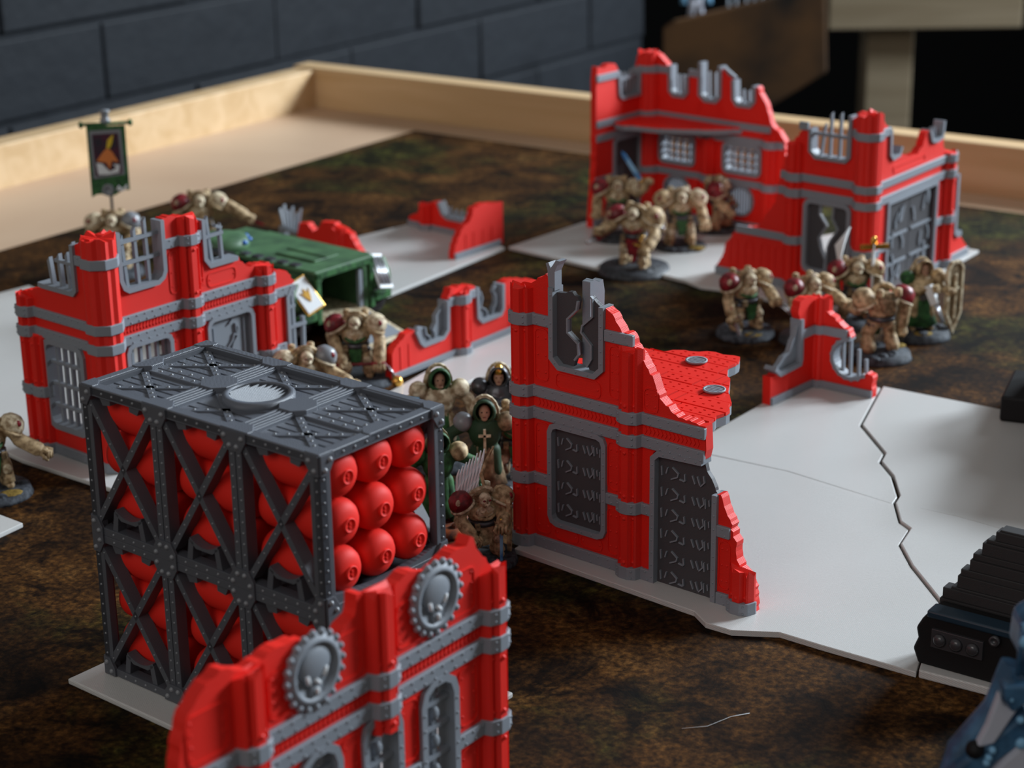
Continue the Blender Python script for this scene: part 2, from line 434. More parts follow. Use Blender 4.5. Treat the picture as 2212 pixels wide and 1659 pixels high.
for sx in (-1, 1): mb = MB(); mb.ball((sx * 1.25, 0, 3.8), (.65, .6, .65)); mb.tube([(sx * 1.3, 0, 3.5), (sx * 1.4, -.3, 2.2)], .35); mb.build('arm', 'bluelight', d)
mb = MB()
d = thing('spiked_fence', 'row of pale grey spikes behind the leaning board, at the top edge', 'fence', (24.4, 218, -4.6), 0)
mb.box(0, 6.5, -.3, .3, 0, .6); mb.build('rail', 'grey', d)
for k in range(7):
    mb = MB(); x = .3 + k * .95; mb.tube([(x, 0, .5), (x + random.uniform(-.2, .2), 0, 2.2), (x + random.uniform(-.3, .3), 0, 4.6)], [.22, .2, .03], 6); mb.build('spike', 'grey', d)

# ---------------------------------------------------------------- printed white floors
def floor_tile(name, label, poly, z0=0.0, h=0.4, mat='tile', jagged=()):
    pts = []
    for i, p in enumerate(poly):
        q = poly[(i + 1) % len(poly)]
        pts += jag([p, q], .9, .18)[:-1] if i in jagged else [p]
    cx_, cy_ = pts[0]
    mb = MB(); mb.prism([(x - cx_, y - cy_) for x, y in pts], .205, h, plane='xy')
    o = mb.build(name, mat, bevel=.05); at(o, cx_, cy_, z0)
    return tag(o, label, 'terrain tile', 'white printed floor tiles')
floor_tile('terrain_plate', 'white plate under the two stacked slate racks, grey strip showing in front', [(-14.6, 56.7), (-9.4, 62.9), (-.1, 55.35), (-5.3, 49.0)])
floor_tile('terrain_plate', 'white plate below the foreground wall with two cog emblems', [(-7.7, 38.6), (-8.4, 39.3), (-.8, 49.1), (-.1, 48.6)], z0=0.0, h=.38)
crack = [(16.9, 83.9), (15.1, 79.0), (15.5, 75.6), (15.15, 74.7), (15.35, 73.1), (15.2, 71.0), (14.85, 70.2)]
crack2 = [(14.85, 70.2), (14.7, 68.4), (14.95, 67.7), (14.3, 66.3), (14.35, 64.4), (14.8, 61.1), (14.2, 59.9), (12.95, 56.3)]
seam = [(8.0, 75.9), (11.2, 73.8)]; seam2 = [(17.0, 68.9), (19.1, 67.0), (22.5, 64.0)]
floor_tile('terrain_plate', 'large white plate holding the sharp red central wall, smooth front half', [(0.0, 66.5), (6.2, 61.0), (6.5, 60.1), (7.3, 59.5), (8.9, 59.3), (10.2, 58.3), (12.95, 56.3)] + crack2[-2::-1] + seam[::-1] + [(7.2, 76.6), (3.2, 71.5)], h=.42)
floor_tile('terrain_plate', 'white plate wedge behind the central wall, carrying the small corner ruin', [(7.2, 76.66), (8.05, 75.96), (11.2, 73.86), (14.8, 70.26)] + [(a - .05, b) for a, b in crack[-2::-1]] + [(14.0, 85.6), (11.4, 82.3)], h=.4)
floor_tile('terrain_plate', 'bright glossy white plate far right, half in the black box shadow', [(a + .08, b) for a, b in crack] + seam2 + [(27, 70), (26, 77.0), (22.5, 80.0)], h=.46)
floor_tile('terrain_plate', 'white plate at lower right under the black ruin, ridged edge', [(a + .08, b) for a, b in crack2] + [(15.2, 54.9), (20, 50.8), (26.0, 58), (22.5, 63.9), (19.1, 66.9), (17.0, 68.8)], h=.5)
floor_tile('terrain_plate', 'pale plate behind the green carrier, small low ruin on its far corner', [(-9.0, 112.0), (-5.6, 115.2), (-.3, 109.1), (-6.6, 99.7), (-13, 105)])
floor_tile('terrain_plate', 'pale plate under the far two-piece ruin, wavy front edge', [(-.1, 109.2), (4.3, 114.4), (8.5, 117.75), (17.3, 110.1), (20.5, 112.0), (26.7, 107.0), (17.6, 94.2), (14.9, 96.6), (13.4, 98.2), (12.6, 99.4), (10.2, 100.6), (9.4, 101.9), (8.3, 103.0), (6.4, 103.6), (4.6, 104.7)], h=.4)
floor_tile('terrain_plate', 'narrow pale plate along the low wall with broken doors', [(-5.7, 84.2), (-5.0, 82.2), (-3.4, 83.6), (-2.6, 84.6), (-1.7, 86.0), (-.9, 86.4), (-.2, 87.6), (.7, 88.7), (2.0, 90.4), (1.3, 95.8), (.4, 95.2)])
floor_tile('terrain_plate', 'wide grey-white plate under the left corner ruin, running out of frame', [(-20.6, 76.3), (-16.3, 73.0), (-9.0, 81.8), (-16, 90), (-26.4, 102.6), (-36, 92)])
o = floor_tile('terrain_plate', 'tip of a white plate at the left frame edge beside a lone red edge', [(-19.05, 69.6), (-20.3, 70.6), (-24, 72), (-24, 66), (-20.2, 67.8)])

# ---------------------------------------------------------------- ruin walls
T_ = 0.42
PIL = [(-.48, 0), (-.40, -.24), (-.34, -.30), (-.28, -.24), (-.22, -.24), (-.14, -.42), (.14, -.42), (.22, -.24), (.28, -.24), (.34, -.30), (.40, -.24), (.48, 0), (.48, .1), (-.48, .1)]
WRAP = [(-.55, 0), (-.44, -.34), (-.17, -.48), (.17, -.48), (.44, -.34), (.55, 0), (.55, .1), (-.55, .1)]
class Ruin:
    def __init__(s, root, T=None):
        s.root = root; s.T = T; s.riv = MB(T); s.rivred = MB(T); s.pils = []; s.trim = MB(T); s.ntrim = 0
    def mb(s): return MB(s.T)
    def panel(s, poly, holes=(), mat='red'):
        m_ = s.mb(); m_.prism(poly, 0, T_, holes); return m_.build('wall_panel', mat, s.root)
    def pil(s, x, z1, z0=.4, pts=None):
        """pilaster with a jagged broken top"""
        m_ = s.mb(); n = len(PIL); vs = []
        for (a, b) in PIL: vs.append((x + a, b, z0))
        for (a, b) in PIL: vs.append((x + a, b, z1 + (random.uniform(-.15, .15) if pts is None else pts)))
        fs = [tuple(range(n)), tuple(range(2 * n - 1, n - 1, -1))] + [(i, (i + 1) % n, n + (i + 1) % n, n + i) for i in range(n)]
        m_.add(vs, fs); m_.build('pilaster', 'red', s.root); s.pils.append((x, z0, z1))
        for zz in (1.05, 3.6, 5.25, 7.0, 8.85, 2.75):
            if z0 < zz < z1 - .2:
                for dx in (-.27, .27): s.rivred.rivet((x + dx, -.24, zz), (0, -1, 0), .08)
                s.rivred.rivet((x, -.42, zz), (0, -1, 0), .08)
        return s
    def riv_r(s, x, y, z, r=.05): s.riv.rivet((x, y, z), (0, -1, 0), r)
    def band(s, z0, z1, segs, rv=True, mat='grey'):
        for a, b in segs:
            m_ = s.mb(); m_.box(a, b, -.12, .06, z0, z1)
            m_.build('band', mat, s.root, bevel=.03)
            if rv:
                n = max(1, int((b - a) / .42))
                for i in range(n):
                    x = a + (i + .5) * (b - a) / n
                    if any(abs(x - p[0]) < .55 and p[2] > z0 for p in s.pils): continue
                    s.riv_r(x, -.12, z1 - .09, .042); s.riv_r(x + .1, -.12, z0 + .09, .042)
        for x, p0, p1 in s.pils:
            if p1 + .35 >= z1 and any(a - .6 <= x <= b + .6 for a, b in segs):
                m_ = s.mb(); m_.prism([(x + a, b) for a, b in WRAP], z0 - .02, z1 + .02, plane='xy')
                m_.build('band_wrap', mat, s.root, bevel=.03)
                if rv:
                    for sx in (-1, 1):
                        for zz in (z0 + .1, z1 - .1): s.riv.rivet((x + sx * .3, -.415, zz), (sx * .4, -1, 0), .045)
    def frame(s, path, closed=True, wd=.2, mat='grey', rv=True, y0=-.14):
        m_ = s.mb(); m_.ribbon(path, wd, y0, T_ + .06, closed)
        o = m_.build('window_frame', mat, s.root)
        if rv:
            n = len(path)
            for i in range(n if closed else n - 1):
                p, q = path[i], path[(i + 1) % n]; l = math.hypot(q[0] - p[0], q[1] - p[1]); k = int(l / .45)
                for j in range(k):
                    t = (j + .5) / k; s.riv_r(p[0] + (q[0] - p[0]) * t, y0, p[1] + (q[1] - p[1]) * t, .04)
        return o
    def bar(s, fr, a, b, wd=.13, y=.12, mat='grey', tip=False):
        m_ = s.mb(); dx, dz = b[0] - a[0], b[1] - a[1]; l = math.hypot(dx, dz); nx, nz = -dz / l * wd / 2, dx / l * wd / 2
        p = [(a[0] + nx, a[1] + nz), (a[0] - nx, a[1] - nz), (b[0] - nx, b[1] - nz), (b[0] + nx, b[1] + nz)]
        if tip: p[2] = (b[0] - nx * .4, b[1] - nz * .4 + .05); p[3] = (b[0] + nx * 1.4, b[1] + nz - .12)
        m_.prism(p, y, y + .18); return m_.build('bar', mat, fr)
    def grid(s, fr, x0, x1, z0, z1, xs, zs, mat='grey'):
        for x in xs: s.bar(fr, (x, z0), (x, z1), mat=mat)
        for z in zs: s.bar(fr, (x0, z), (x1, z), y=.07, mat=mat)
    def leaf(s, poly, y0=.12, y1=.3, name='door_panel', mat='dark'):
        m_ = s.mb(); m_.prism(poly, y0, y1); return m_.build(name, mat, s.root)
    def edge(s, par, path, wd=.07, y0=.02, y1=.14, mat='grey', name='edge_strip'):
        m_ = s.mb(); m_.ribbon(path, wd, y0, y1); return m_.build(name, mat, par)
    def glyph(s, par, xc, zc, w_, y, k=1.0, xmax=99, mat='dark'):
        m_ = s.mb(); h = .17 * k
        st = [[(-.95, h), (-.93, -h)], [(-.72, h), (-.78, -h * .4)], [(-.55, h * 1.3), (-.33, h * .2), (-.36, -h * .6), (-.6, -h * 1.4)], [(-.28, -.9 * h), (-.1, -h * 1.1)], [(-.1, h * .5), (-.08, -h)],
              [(.18, h * .7), (.28, -h)], [(.36, h * .8), (.46, -h)], [(.48, -h * 1.2), (.62, -h * .2), (.58, h * 1.2)], [(.66, h), (.68, -h)], [(.8, h), (.82, -h * .3)], [(.93, h * .8), (.93, -h)]]
        for q in st:
            q = [(xc + a * w_, zc + b) for a, b in q]
            if max(p[0] for p in q) > xmax: continue
            m_.ribbon(q, .045, y - .07, y + .02)
        return m_.build('glyph_relief', 'grey', par)
    def plate(s, x0, x1, z0, z1, n=3):
        """thin raised outline of a pressed panel, riveted"""
        s.trim.ribbon(rrect(x0, x1, z0, z1, .18), .05, -.035, .02, True); s.ntrim += 1
        for i in range(n):
            for x in (x0 + .12, x1 - .12): s.rivred.rivet((x, 0, z0 + (z1 - z0) * (i + .5) / n), (0, -1, 0), .045)
    def column(s, x, y, z1, z0=.4, r=.66, levels=()):
        """fluted column at a corner"""
        m_ = s.mb(); n = 24; prof = []
        for i in range(n): t = 2 * PI * i / n; rr = r * (1.0 if i % 3 else .90); prof.append((x + rr * math.cos(t), y + rr * math.sin(t)))
        vs = [(a, b, z0) for a, b in prof] + [(a, b, z1 + random.uniform(-.18, .12)) for a, b in prof] + [(x, y, z1 - .1)]
        fs = [tuple(range(n))] + [(i, (i + 1) % n, n + (i + 1) % n, n + i) for i in range(n)] + [(n + i, n + (i + 1) % n, 2 * n) for i in range(n)]
        m_.add(vs, fs); m_.build('corner_column', 'red', s.root)
        for a, b in levels:
            m_ = s.mb(); m_.prism([(x + (r + .1) * math.cos(2 * PI * (i + .5) / 8), y + (r + .1) * math.sin(2 * PI * (i + .5) / 8)) for i in range(8)], a, b, plane='xy'); m_.build('band_wrap', 'grey', s.root, bevel=.03)
    def finish(s):
        if s.riv.v: s.riv.build('rivets', 'grey', s.root, kind='stuff')
        if s.rivred.v: s.rivred.build('red_rivets', 'red', s.root, kind='stuff')
        if s.ntrim: s.trim.build('pressed_edges', 'red', s.root, kind='stuff')
BASE, B3, B2, B1, B0 = (.4, .85), (2.95, 3.37), (5.5, 5.93), (6.35, 6.77), (9.08, 9.5)
RED_RIVET = 'red'
def frieze(rn, x0, x1):
    """patterned strip between the two storey bands"""
    m_ = rn.mb(); x = x0 + .1; k = 0
    while x < x1 - .12:
        if not any(abs(x - p[0]) < .6 for p in rn.pils):
            m_.prism([(x, 6.0), (x + .07, 6.14), (x, 6.28), (x - .07, 6.14)], -.035, .02)
        x += .17; k += 1
    m_.build('frieze', 'red', rn.root, kind='stuff')

# ---- central wall (the sharp one)
cw = thing('wall_ruin', 'sharp red and grey broken wall, dark glyph window and doorway, red floor slab behind', 'ruin', (.9, 66.8, 0), -39.7, 'red ruins')
r = Ruin(cw)
outl = jag([(-1.1, 10.1), (-.73, 10.46), (-.52, 10.58), (-.11, 10.65), (.25, 10.88), (.46, 11.05), (.62, 10.9)], .12, .05)
outr = jag([(3.12, 10.25), (3.27, 10.16), (3.52, 9.96), (3.66, 9.75), (3.84, 9.48), (4.1, 9.5), (4.39, 9.07), (4.63, 8.84), (4.87, 8.48), (5.2, 8.06), (5.35, 7.68), (5.59, 7.33), (5.93, 7.07), (6.26, 6.9), (6.72, 6.91), (7.38, 6.82)], .12, .05)
r.panel([(-1.1, .4)] + outl + [(.68, 10.5), (.68, 7.96), (1.09, 7.58), (2.69, 7.58), (3.08, 7.94)] + outr + [(7.41, 6.3), (7.43, 5.94), (7.35, 5.6), (5.5, 5.6), (5.2, 5.35), (5.2, .4)], [rrect(.66, 3.12, 1.5, 5.42, .3)])
r.panel([(7.9, .4), (7.9, 4.45)] + jag([(8.06, 4.49), (8.21, 4.08), (8.5, 3.57), (8.6, 3.06), (8.76, 2.9), (8.76, 2.39), (8.91, 1.97), (9.24, 1.68), (9.45, 1.34), (9.5, .68), (9.5, .4)], .12, .05))
r.pil(-.6, 10.45); r.pil(4.27, 9.0); r.pil(9.03, 1.95)
r.band(*BASE, [(-1.1, 5.2), (8.0, 9.5)]); r.band(*B3, [(-1.1, .66), (3.12, 5.2), (7.95, 8.5)]); r.band(*B2, [(-1.1, 7.38)]); r.band(*B1, [(-1.1, 7.4)]); r.band(*B0, [(-1.1, .68), (3.12, 4.35)])
frieze(r, -1.0, 7.3)
fr = r.frame(rrect(.66, 3.12, 1.55, 5.42, .3)); gp = r.leaf(rrect(.7, 3.08, 1.6, 5.38, .3))
for k in range(4): r.glyph(gp, 1.88, 4.75 - k * .87, 1.02, .12)
fr = r.frame([(5.27, .42), (5.27, 5.2), (5.5, 5.42), (7.32, 5.5)], False)
fr2 = r.frame([(7.9, .42), (7.88, 4.45)], False)
gp = r.leaf([(5.3, .42), (5.3, 5.2), (5.5, 5.45), (7.3, 5.5)] + jag([(7.4, 5.15), (7.64, 4.84), (7.85, 4.45)], .1, .03) + [(7.88, .42)])
for k in range(6): r.glyph(gp, 6.62, 4.75 - k * .8, 1.15, .12, xmax=7.4 if k == 0 else 99)
fr = r.frame([(.76, 10.6), (.76, 7.98), (1.1, 7.68), (2.68, 7.68), (3.0, 7.98), (3.0, 10.28)], False)
# splinter on the window head, broken door leaves
m_ = r.mb(); m_.prism([(.62, 10.5), (.58, 11.2), (.5, 11.45), (.62, 11.5), (.72, 11.3), (.95, 11.62), (1.14, 11.62), (1.02, 11.45), (.9, 11.2), (.9, 10.5)], -.05, .35); m_.build('splinter', 'grey', fr)
LA = [(.8, 7.85), (.8, 10.4)] + jag([(1.26, 10.44), (1.56, 10.54), (1.85, 10.26)], .12, .04); LA2 = [(1.8, 9.93), (1.38, 9.52), (1.38, 9.02), (1.85, 8.69), (1.88, 8.28), (1.7, 8.04)]
lf = r.leaf(LA + LA2 + [(1.6, 7.75), (1.1, 7.72)]); r.edge(lf, [(1.85, 10.26)] + LA2)
RA = [(2.4, 10.53), (2.49, 10.46), (2.5, 9.81), (2.05, 9.4), (2.0, 9.14), (2.45, 8.73), (2.45, 8.23), (2.25, 7.9)]
lf = r.leaf(RA + [(2.35, 7.75), (2.7, 7.74), (2.98, 8.0), (2.98, 10.1), (2.75, 10.25), (2.6, 10.35)]); r.edge(lf, RA)
for a, b in ((-.05, .6), (3.25, 3.75)): r.plate(a, b, 3.5, 5.35); r.plate(a, b, 1.0, 2.8)
r.plate(3.3, 3.78, 7.0, 8.95); r.plate(-.05, .55, 7.0, 8.95); r.plate(.9, 2.9, 6.85, 7.45, 1); r.plate(4.8, 5.4, 6.85, 7.7, 2); r.plate(.8, 1.9, .95, 1.4, 1); r.plate(2.0, 3.0, .95, 1.4, 1); r.plate(8.05, 8.5, 1.0, 2.8)
# stub of the side wall standing behind the upper window
m_ = r.mb(); m_.prism([(.45, 6.8), (.45, 10.9), (.7, 10.95), (.95, 10.8), (1.2, 10.85), (1.3, 10.4), (1.25, 9.0), (1.7, 8.0), (2.1, 6.8)], 1.75, 2.1, plane='yz'); m_.build('side_stub', 'grey', cw)
# slab of planks behind
SL = [(-.9, .42), (-.2, 4.4), (.13, 5.23), (.67, 5.64), (1.66, 5.75), (2.1, 6.28), (2.87, 6.8), (3.56, 6.82), (4.21, 6.98), (4.51, 6.22), (4.63, 5.5), (5.02, 4.85), (5.65, 4.08), (6.16, 3.27), (6.76, 2.54), (7.15, 1.84), (7.22, .45)]
SLj = jag(SL[:], .3, .1)
def slab(rn, poly, z0, z1, pitch, drains=(), mat='red', cut=.035, holes=True, ang=0):
    ys = [p[1] for p in poly]; y = math.floor(min(ys)); k = 0
    m_ = rn.mb(); m_.prism(poly, z0, z1 - .12, plane='xy'); m_.build('slab_bed', 'grey', rn.root)
    while y < max(ys):
        # planks in bands of uneven width, with a seam across some
        wd_ = pitch * (1, .85, 1.2)[k % 3]
        q = clip(clip(poly, 0, 1, y + wd_ - cut), 0, -1, -(y + cut))
        xs = sorted(set([-99, 99] + [1.2 + (k % 3) * 1.9, 4.6 + (k % 2) * .8]))
        for a, b in zip(xs, xs[1:]):
            p = clip(clip(q, 1, 0, b - cut), -1, 0, -(a + cut))
            if len(p) < 3: continue
            w2 = max(t[0] for t in p) - min(t[0] for t in p)
            if w2 < .15: continue
            hs = []
            if holes:
                x = math.floor(min(t[0] for t in p) / .38) * .38
                while x < max(t[0] for t in p):
                    for yy in (y + wd_ * .3, y + wd_ * .72):
                        h = [(x - .06, yy - .045), (x + .06, yy - .045), (x + .06, yy + .045), (x - .06, yy + .045)]
                        if all(inside((x + dx, yy + dy), p) for dx in (-.14, .14) for dy in (-.1, .1)) and not any(math.hypot(x - dx_[0], yy - dx_[1]) < .55 for dx_ in drains): hs.append(h)
                    x += .38
            m_ = rn.mb()
            try: m_.prism(p, z1 - .14, z1 + random.uniform(-.015, .015), hs, plane='xy')
            except Exception: continue
            m_.build('plank', mat, rn.root)
        y += wd_; k += 1
    for (dx, dy) in drains:
        m_ = rn.mb(); m_.lathe([(.36, 0), (.42, .05), (.42, .1), (.34, .1), (.34, .04)], (dx, dy, z1), 18); g = m_.build('drain_ring', 'grey', rn.root)
        for t in (-.2, -.07, .07, .2): m_ = rn.mb(); h = math.sqrt(.34 ** 2 - t * t); m_.box(dx - h, dx + h, dy + t - .035, dy + t + .035, z1 + .02, z1 + .09); m_.build('slat', 'grey', g)
slab(r, SLj, 6.4, 6.85, .8, [(3.29, 5.43), (5.63, 3.13)])
r.finish()

# ---- left corner ruin
lb = thing('building_ruin', 'red and grey corner ruin at left, barred upper windows, behind the slate racks', 'ruin', (-16.3, 75.3, 0), 50.3, 'red ruins')
r = Ruin(lb)
o1 = jag([(-.6, 10.3), (-.4, 10.25), (-.16, 10.21), (.07, 10.33), (.6, 10.28)], .12, .05)
r.panel([(-.6, .4)] + o1 + [(.66, 10.24), (.66, 8.25), (.85, 7.87), (1.1, 7.7), (2.7, 7.7), (3.0, 7.87), (3.12, 8.2), (3.12, 10.3)] + jag([(3.2, 10.4), (3.73, 10.37), (4.49, 10.2), (4.84, 9.95), (5.15, 9.84)], .12, .05) + [(5.2, 9.7), (5.2, 8.15), (5.5, 7.75), (7.14, 7.75)] + jag([(7.25, 7.85), (7.31, 7.62), (7.73, 7.29), (8.23, 7.34), (8.97, 7.21), (9.16, 7.0), (9.25, 6.7), (9.5, 6.75), (9.94, 6.61), (10.23, 6.35), (10.45, 5.97)], .12, .05) + [(9.8, 5.75), (9.78, 2.0), (10.1, 1.6), (11.2, 1.55), (11.3, .4)],
        [rrect(.8, 3.12, 1.55, 5.45, .3), rrect(5.2, 7.75, 1.55, 5.45, .3)])
r.pil(4.4, 10.2); r.pil(8.6, 7.1)
r.band(*BASE, [(0, 11.2)]); r.band(*B3, [(0, .8), (3.12, 5.2), (7.8, 9.75)]); r.band(*B2, [(-.1, 10.3)]); r.band(*B1, [(-.1, 9.2)]); r.band(*B0, [(-.1, .66), (3.12, 5.2)])
frieze(r, 0, 9.2)
fr = r.frame(rrect(.8, 3.12, 1.55, 5.45, .3), rv=False); r.grid(fr, .85, 3.07, 1.6, 5.4, (1.2, 1.65, 2.1, 2.55, 2.95), (2.5, 3.5, 4.5))
fr = r.frame(rrect(5.22, 7.75, 1.55, 5.45, .3), rv=False); gp = r.leaf(rrect(5.25, 7.7, 1.6, 5.4, .3), mat='grey')
for q in ([(5.6, 2.0), (5.6, 5.0)], [(7.35, 2.0), (7.35, 5.1)]): r.edge(gp, q, .06, .04, .14)
r.edge(gp, [(6.35, 2.5), (6.3, 3.6), (6.35, 3.95), (6.65, 4.25), (6.75, 4.5), (6.9, 4.4), (6.85, 4.9), (7.0, 4.75), (6.95, 4.35), (6.7, 4.1), (6.55, 3.75), (6.55, 3.2), (6.45, 2.5)], .06, .02, .14, name='crack_relief')
r.edge(gp, [(6.5, 5.0), (6.7, 5.15)], .09, .02, .14, name='crack_relief')
fr = r.frame([(.72, 10.3), (.74, 8.3), (.88, 7.95), (1.1, 7.8), (2.65, 7.8), (2.92, 7.95), (3.05, 8.2), (3.05, 10.35)], False, rv=False)
for a, b in (((1.25, 7.9), (1.12, 10.05)), ((1.85, 7.9), (1.8, 10.25)), ((2.42, 7.9), (2.37, 10.55))): r.bar(fr, a, b, .15, tip=True)
r.bar(fr, (.8, 8.9), (3.0, 8.92), .15, .06); r.bar(fr, (.8, 9.8), (2.98, 9.85), .15, .06)
fr = r.frame([(5.27, 9.9), (5.28, 8.2), (5.55, 7.85), (7.1, 7.85)], False, rv=False)
for a, b in (((5.85, 7.9), (5.7, 9.9)), ((6.45, 7.9), (6.42, 9.45))): r.bar(fr, a, b, .14, tip=True)
r.bar(fr, (5.3, 9.05), (6.5, 9.1), .14, .06); r.bar(fr, (6.1, 9.45), (6.45, 9.3), .14, .06)
fr = r.frame([(10.4, 5.78), (10.1, 5.68), (9.9, 5.4), (9.9, 2.0), (10.2, 1.7), (11.1, 1.7)], False, rv=False)
for a, b in (((10.45, 1.8), (10.42, 5.75)), ((11.0, 1.8), (11.05, 4.2))): r.bar(fr, a, b, .16)
for z, x1 in ((4.85, 10.5), (3.9, 11.15), (2.75, 11.1)): r.bar(fr, (9.9, z), (x1, z), .15, .06)
r.plate(3.35, 3.8, 7.1, 8.9); r.plate(7.95, 8.1, 3.6, 5.3); r.plate(3.3, 3.8, 3.6, 5.3); r.plate(5.0, 5.15, 7.1, 8.9); r.plate(5.4, 7.0, 6.9, 7.5, 1)
r.finish()
rel = XF(-16.3, 75.3, 0, 50.3).inverted() @ XF(-20.6, 78.2, 0, -40.3)
r = Ruin(lb, rel)
r.panel([(0, .4), (0, 6.9)] + jag([(.05, 7.0), (.35, 7.35), (.89, 7.45), (1.25, 7.6), (1.64, 7.6)], .12, .05) + [(1.7, 7.75), (3.9, 7.72), (4.12, 8.0), (4.12, 9.9)] + jag([(4.2, 9.96), (4.73, 10.2), (5.1, 10.2)], .12, .05) + [(5.1, .4)], [rrect(1.6, 4.05, 1.7, 5.45, .3)])
r.pil(.55, 7.2); r.pil(1.2, 5.5)
r.band(*BASE, [(0, 5.1)]); r.band(*B3, [(0, 1.6), (4.05, 5.1)]); r.band(*B2, [(0, 5.1)]); r.band(*B1, [(0, 5.1)]); r.band(*B0, [(4.12, 5.1)])
fr = r.frame(rrect(1.6, 4.05, 1.7, 5.45, .35), rv=False, wd=.26); r.grid(fr, 1.7, 3.95, 1.8, 5.4, (2.1, 2.55, 3.0, 3.45, 3.85), (2.6, 3.55, 4.5))
fr = r.frame([(1.6, 7.85), (2.0, 7.82), (3.85, 7.82), (4.02, 8.0), (4.02, 9.9)], False, rv=False)
for a, b in (((2.25, 7.9), (2.15, 9.0)), ((2.85, 7.9), (2.8, 9.25)), ((3.4, 7.9), (3.35, 9.4)), ((3.8, 7.9), (3.75, 9.9))): r.bar(fr, a, b, .17, tip=True)
r.bar(fr, (2.6, 9.0), (3.95, 9.0), .13, .06)
r.column(5.05, .45, 10.35, r=.72, levels=(BASE, B3, B2, B1, B0))
r.finish()

# ---- foreground wall with the two cogs
fg = thing('wall_ruin', 'blurred red wall across the bottom, two grey cog skull emblems and tall lancet windows', 'ruin', (-3.2, 45.4, 0), 52, 'red ruins')
r = Ruin(fg)
lanc = lambda a, b, z1: [(a, 1.2), (b, 1.2), (b, z1 - .55), (b - .12, z1 - .2), (b - .42, z1), (a + .42, z1), (a + .12, z1 - .2), (a, z1 - .55)]
fo = jag([(-7.62, 5.0), (-7.5, 7.0), (-7.39, 7.61), (-7.19, 8.13), (-6.9, 8.43), (-6.61, 8.7), (-6.28, 8.85), (-5.99, 9.0), (-5.73, 8.93), (-5.36, 8.71), (-5.09, 8.62), (-4.63, 8.69), (-4.17, 8.81), (-3.59, 8.76), (-3.0, 8.5), (-2.3, 8.3), (-1.95, 8.23), (-1.75, 8.42), (-1.37, 8.55), (-1.27, 9.12), (-1.02, 9.07), (-.85, 8.86), (-.21, 8.76), (.38, 8.86), (.79, 8.99), (1.18, 8.85), (1.7, 8.6), (2.35, 8.8), (2.7, 8.91), (3.13, 8.86), (3.28, 9.1), (3.42, 9.0), (3.49, 8.78), (3.69, 8.46), (4.12, 7.95), (4.4, 7.72), (4.55, 7.5)], .16, .05)
r.panel([(-7.7, .4)] + fo + [(4.6, .4)], [lanc(1.05, 2.4, 5.45), lanc(-1.27, .08, 5.45), lanc(-3.6, -2.25, 5.45), lanc(-5.9, -4.6, 5.45)])
r.pil(-5.2, 8.7); r.pil(-.5, 8.95, 5.0); r.pil(4.1, 7.9)
r.band(*BASE, [(-7.7, 4.6)]); r.band(*B3, [(-7.65, -5.95), (-4.55, -3.65), (-2.2, -1.3), (.12, 1.0), (2.45, 4.6)]); r.band(*B2, [(-7.6, 4.6)]); r.band(*B1, [(-7.55, 4.6)])
frieze(r, -7.5, 4.5)
for a, b in ((1.05, 2.4), (-1.27, .08), (-3.6, -2.25), (-5.9, -4.6)):
    fr = r.frame(lanc(a, b, 5.45), wd=.22); c_ = (a + b) / 2
    r.bar(fr, (c_, 1.25), (c_, 5.4), .2)
    for z in (2.2, 3.1, 4.0, 4.75): r.bar(fr, (a + .05, z), (b - .05, z), .12, .06)
    for z in (1.7, 2.65, 3.55, 4.4):
        m_ = r.mb(); m_.ball((c_, .12, z), (.17, .12, .22), 8, 5); m_.build('bead', 'grey', fr)
for xc, zc in ((-3.0, 7.75), (1.68, 7.92)):
    m_ = r.mb(); m_.lathe([(.98, 0), (.98, .14), (.80, .22), (.74, .22), (.70, .10), (0.0, .10)], seg=40, X=Matrix.Rotation(PI / 2, 4, 'X')); 
    m_.v = [v + (Vector((xc, .02, zc))) for v in m_.v]
    cg = m_.build('cog_disc', 'grey', fg)
    for k in range(20):
        t = 2 * PI * k / 20; m_ = r.mb(); m_.ball((xc + 1.0 * math.cos(t), -.10, zc + 1.0 * math.sin(t)), (.10, .10, .10), 8, 5); m_.build('cog_tooth', 'grey', cg)
    m_ = r.mb(); m_.ball((xc + .02, -.06, zc + .18), (.60, .16, .50), 20, 10); m_.build('skull_dome', 'grey', cg)
    m_ = r.mb(); m_.prism([(xc - .42, zc - .05), (xc + .42, zc - .05), (xc + .34, zc - .3), (xc + .2, zc - .36), (xc + .18, zc - .68), (xc - .18, zc - .68), (xc - .2, zc - .36), (xc - .34, zc - .3)], -.16, -.05); sk = m_.build('skull_jaw', 'grey', cg, bevel=.03)
    for q in ([(xc - .34, zc - .02), (xc - .30, zc - .24)], [(xc + .34, zc + .02), (xc + .26, zc - .2)], [(xc - .06, zc - .2), (xc + .08, zc - .34)], [(xc, zc - .45), (xc, zc - .62)]):
        m_ = r.mb(); m_.tube([(q[0][0], -.18, q[0][1]), (q[1][0], -.18, q[1][1])], .055, 6); m_.build('skull_highlight', 'white', cg)  # white strokes paint the highlights on the lower skull
for a, b in ((-7.2, -5.9), (-4.5, -1.2), (.2, 3.4)): r.plate(a, b, 6.95, 8.2, 4)
for a, b in ((2.65, 3.4), (-4.4, -3.75), (-2.05, -1.4), (.2, .9)): r.plate(a, b, 3.55, 5.3); r.plate(a, b, 1.0, 2.8)
r.finish()

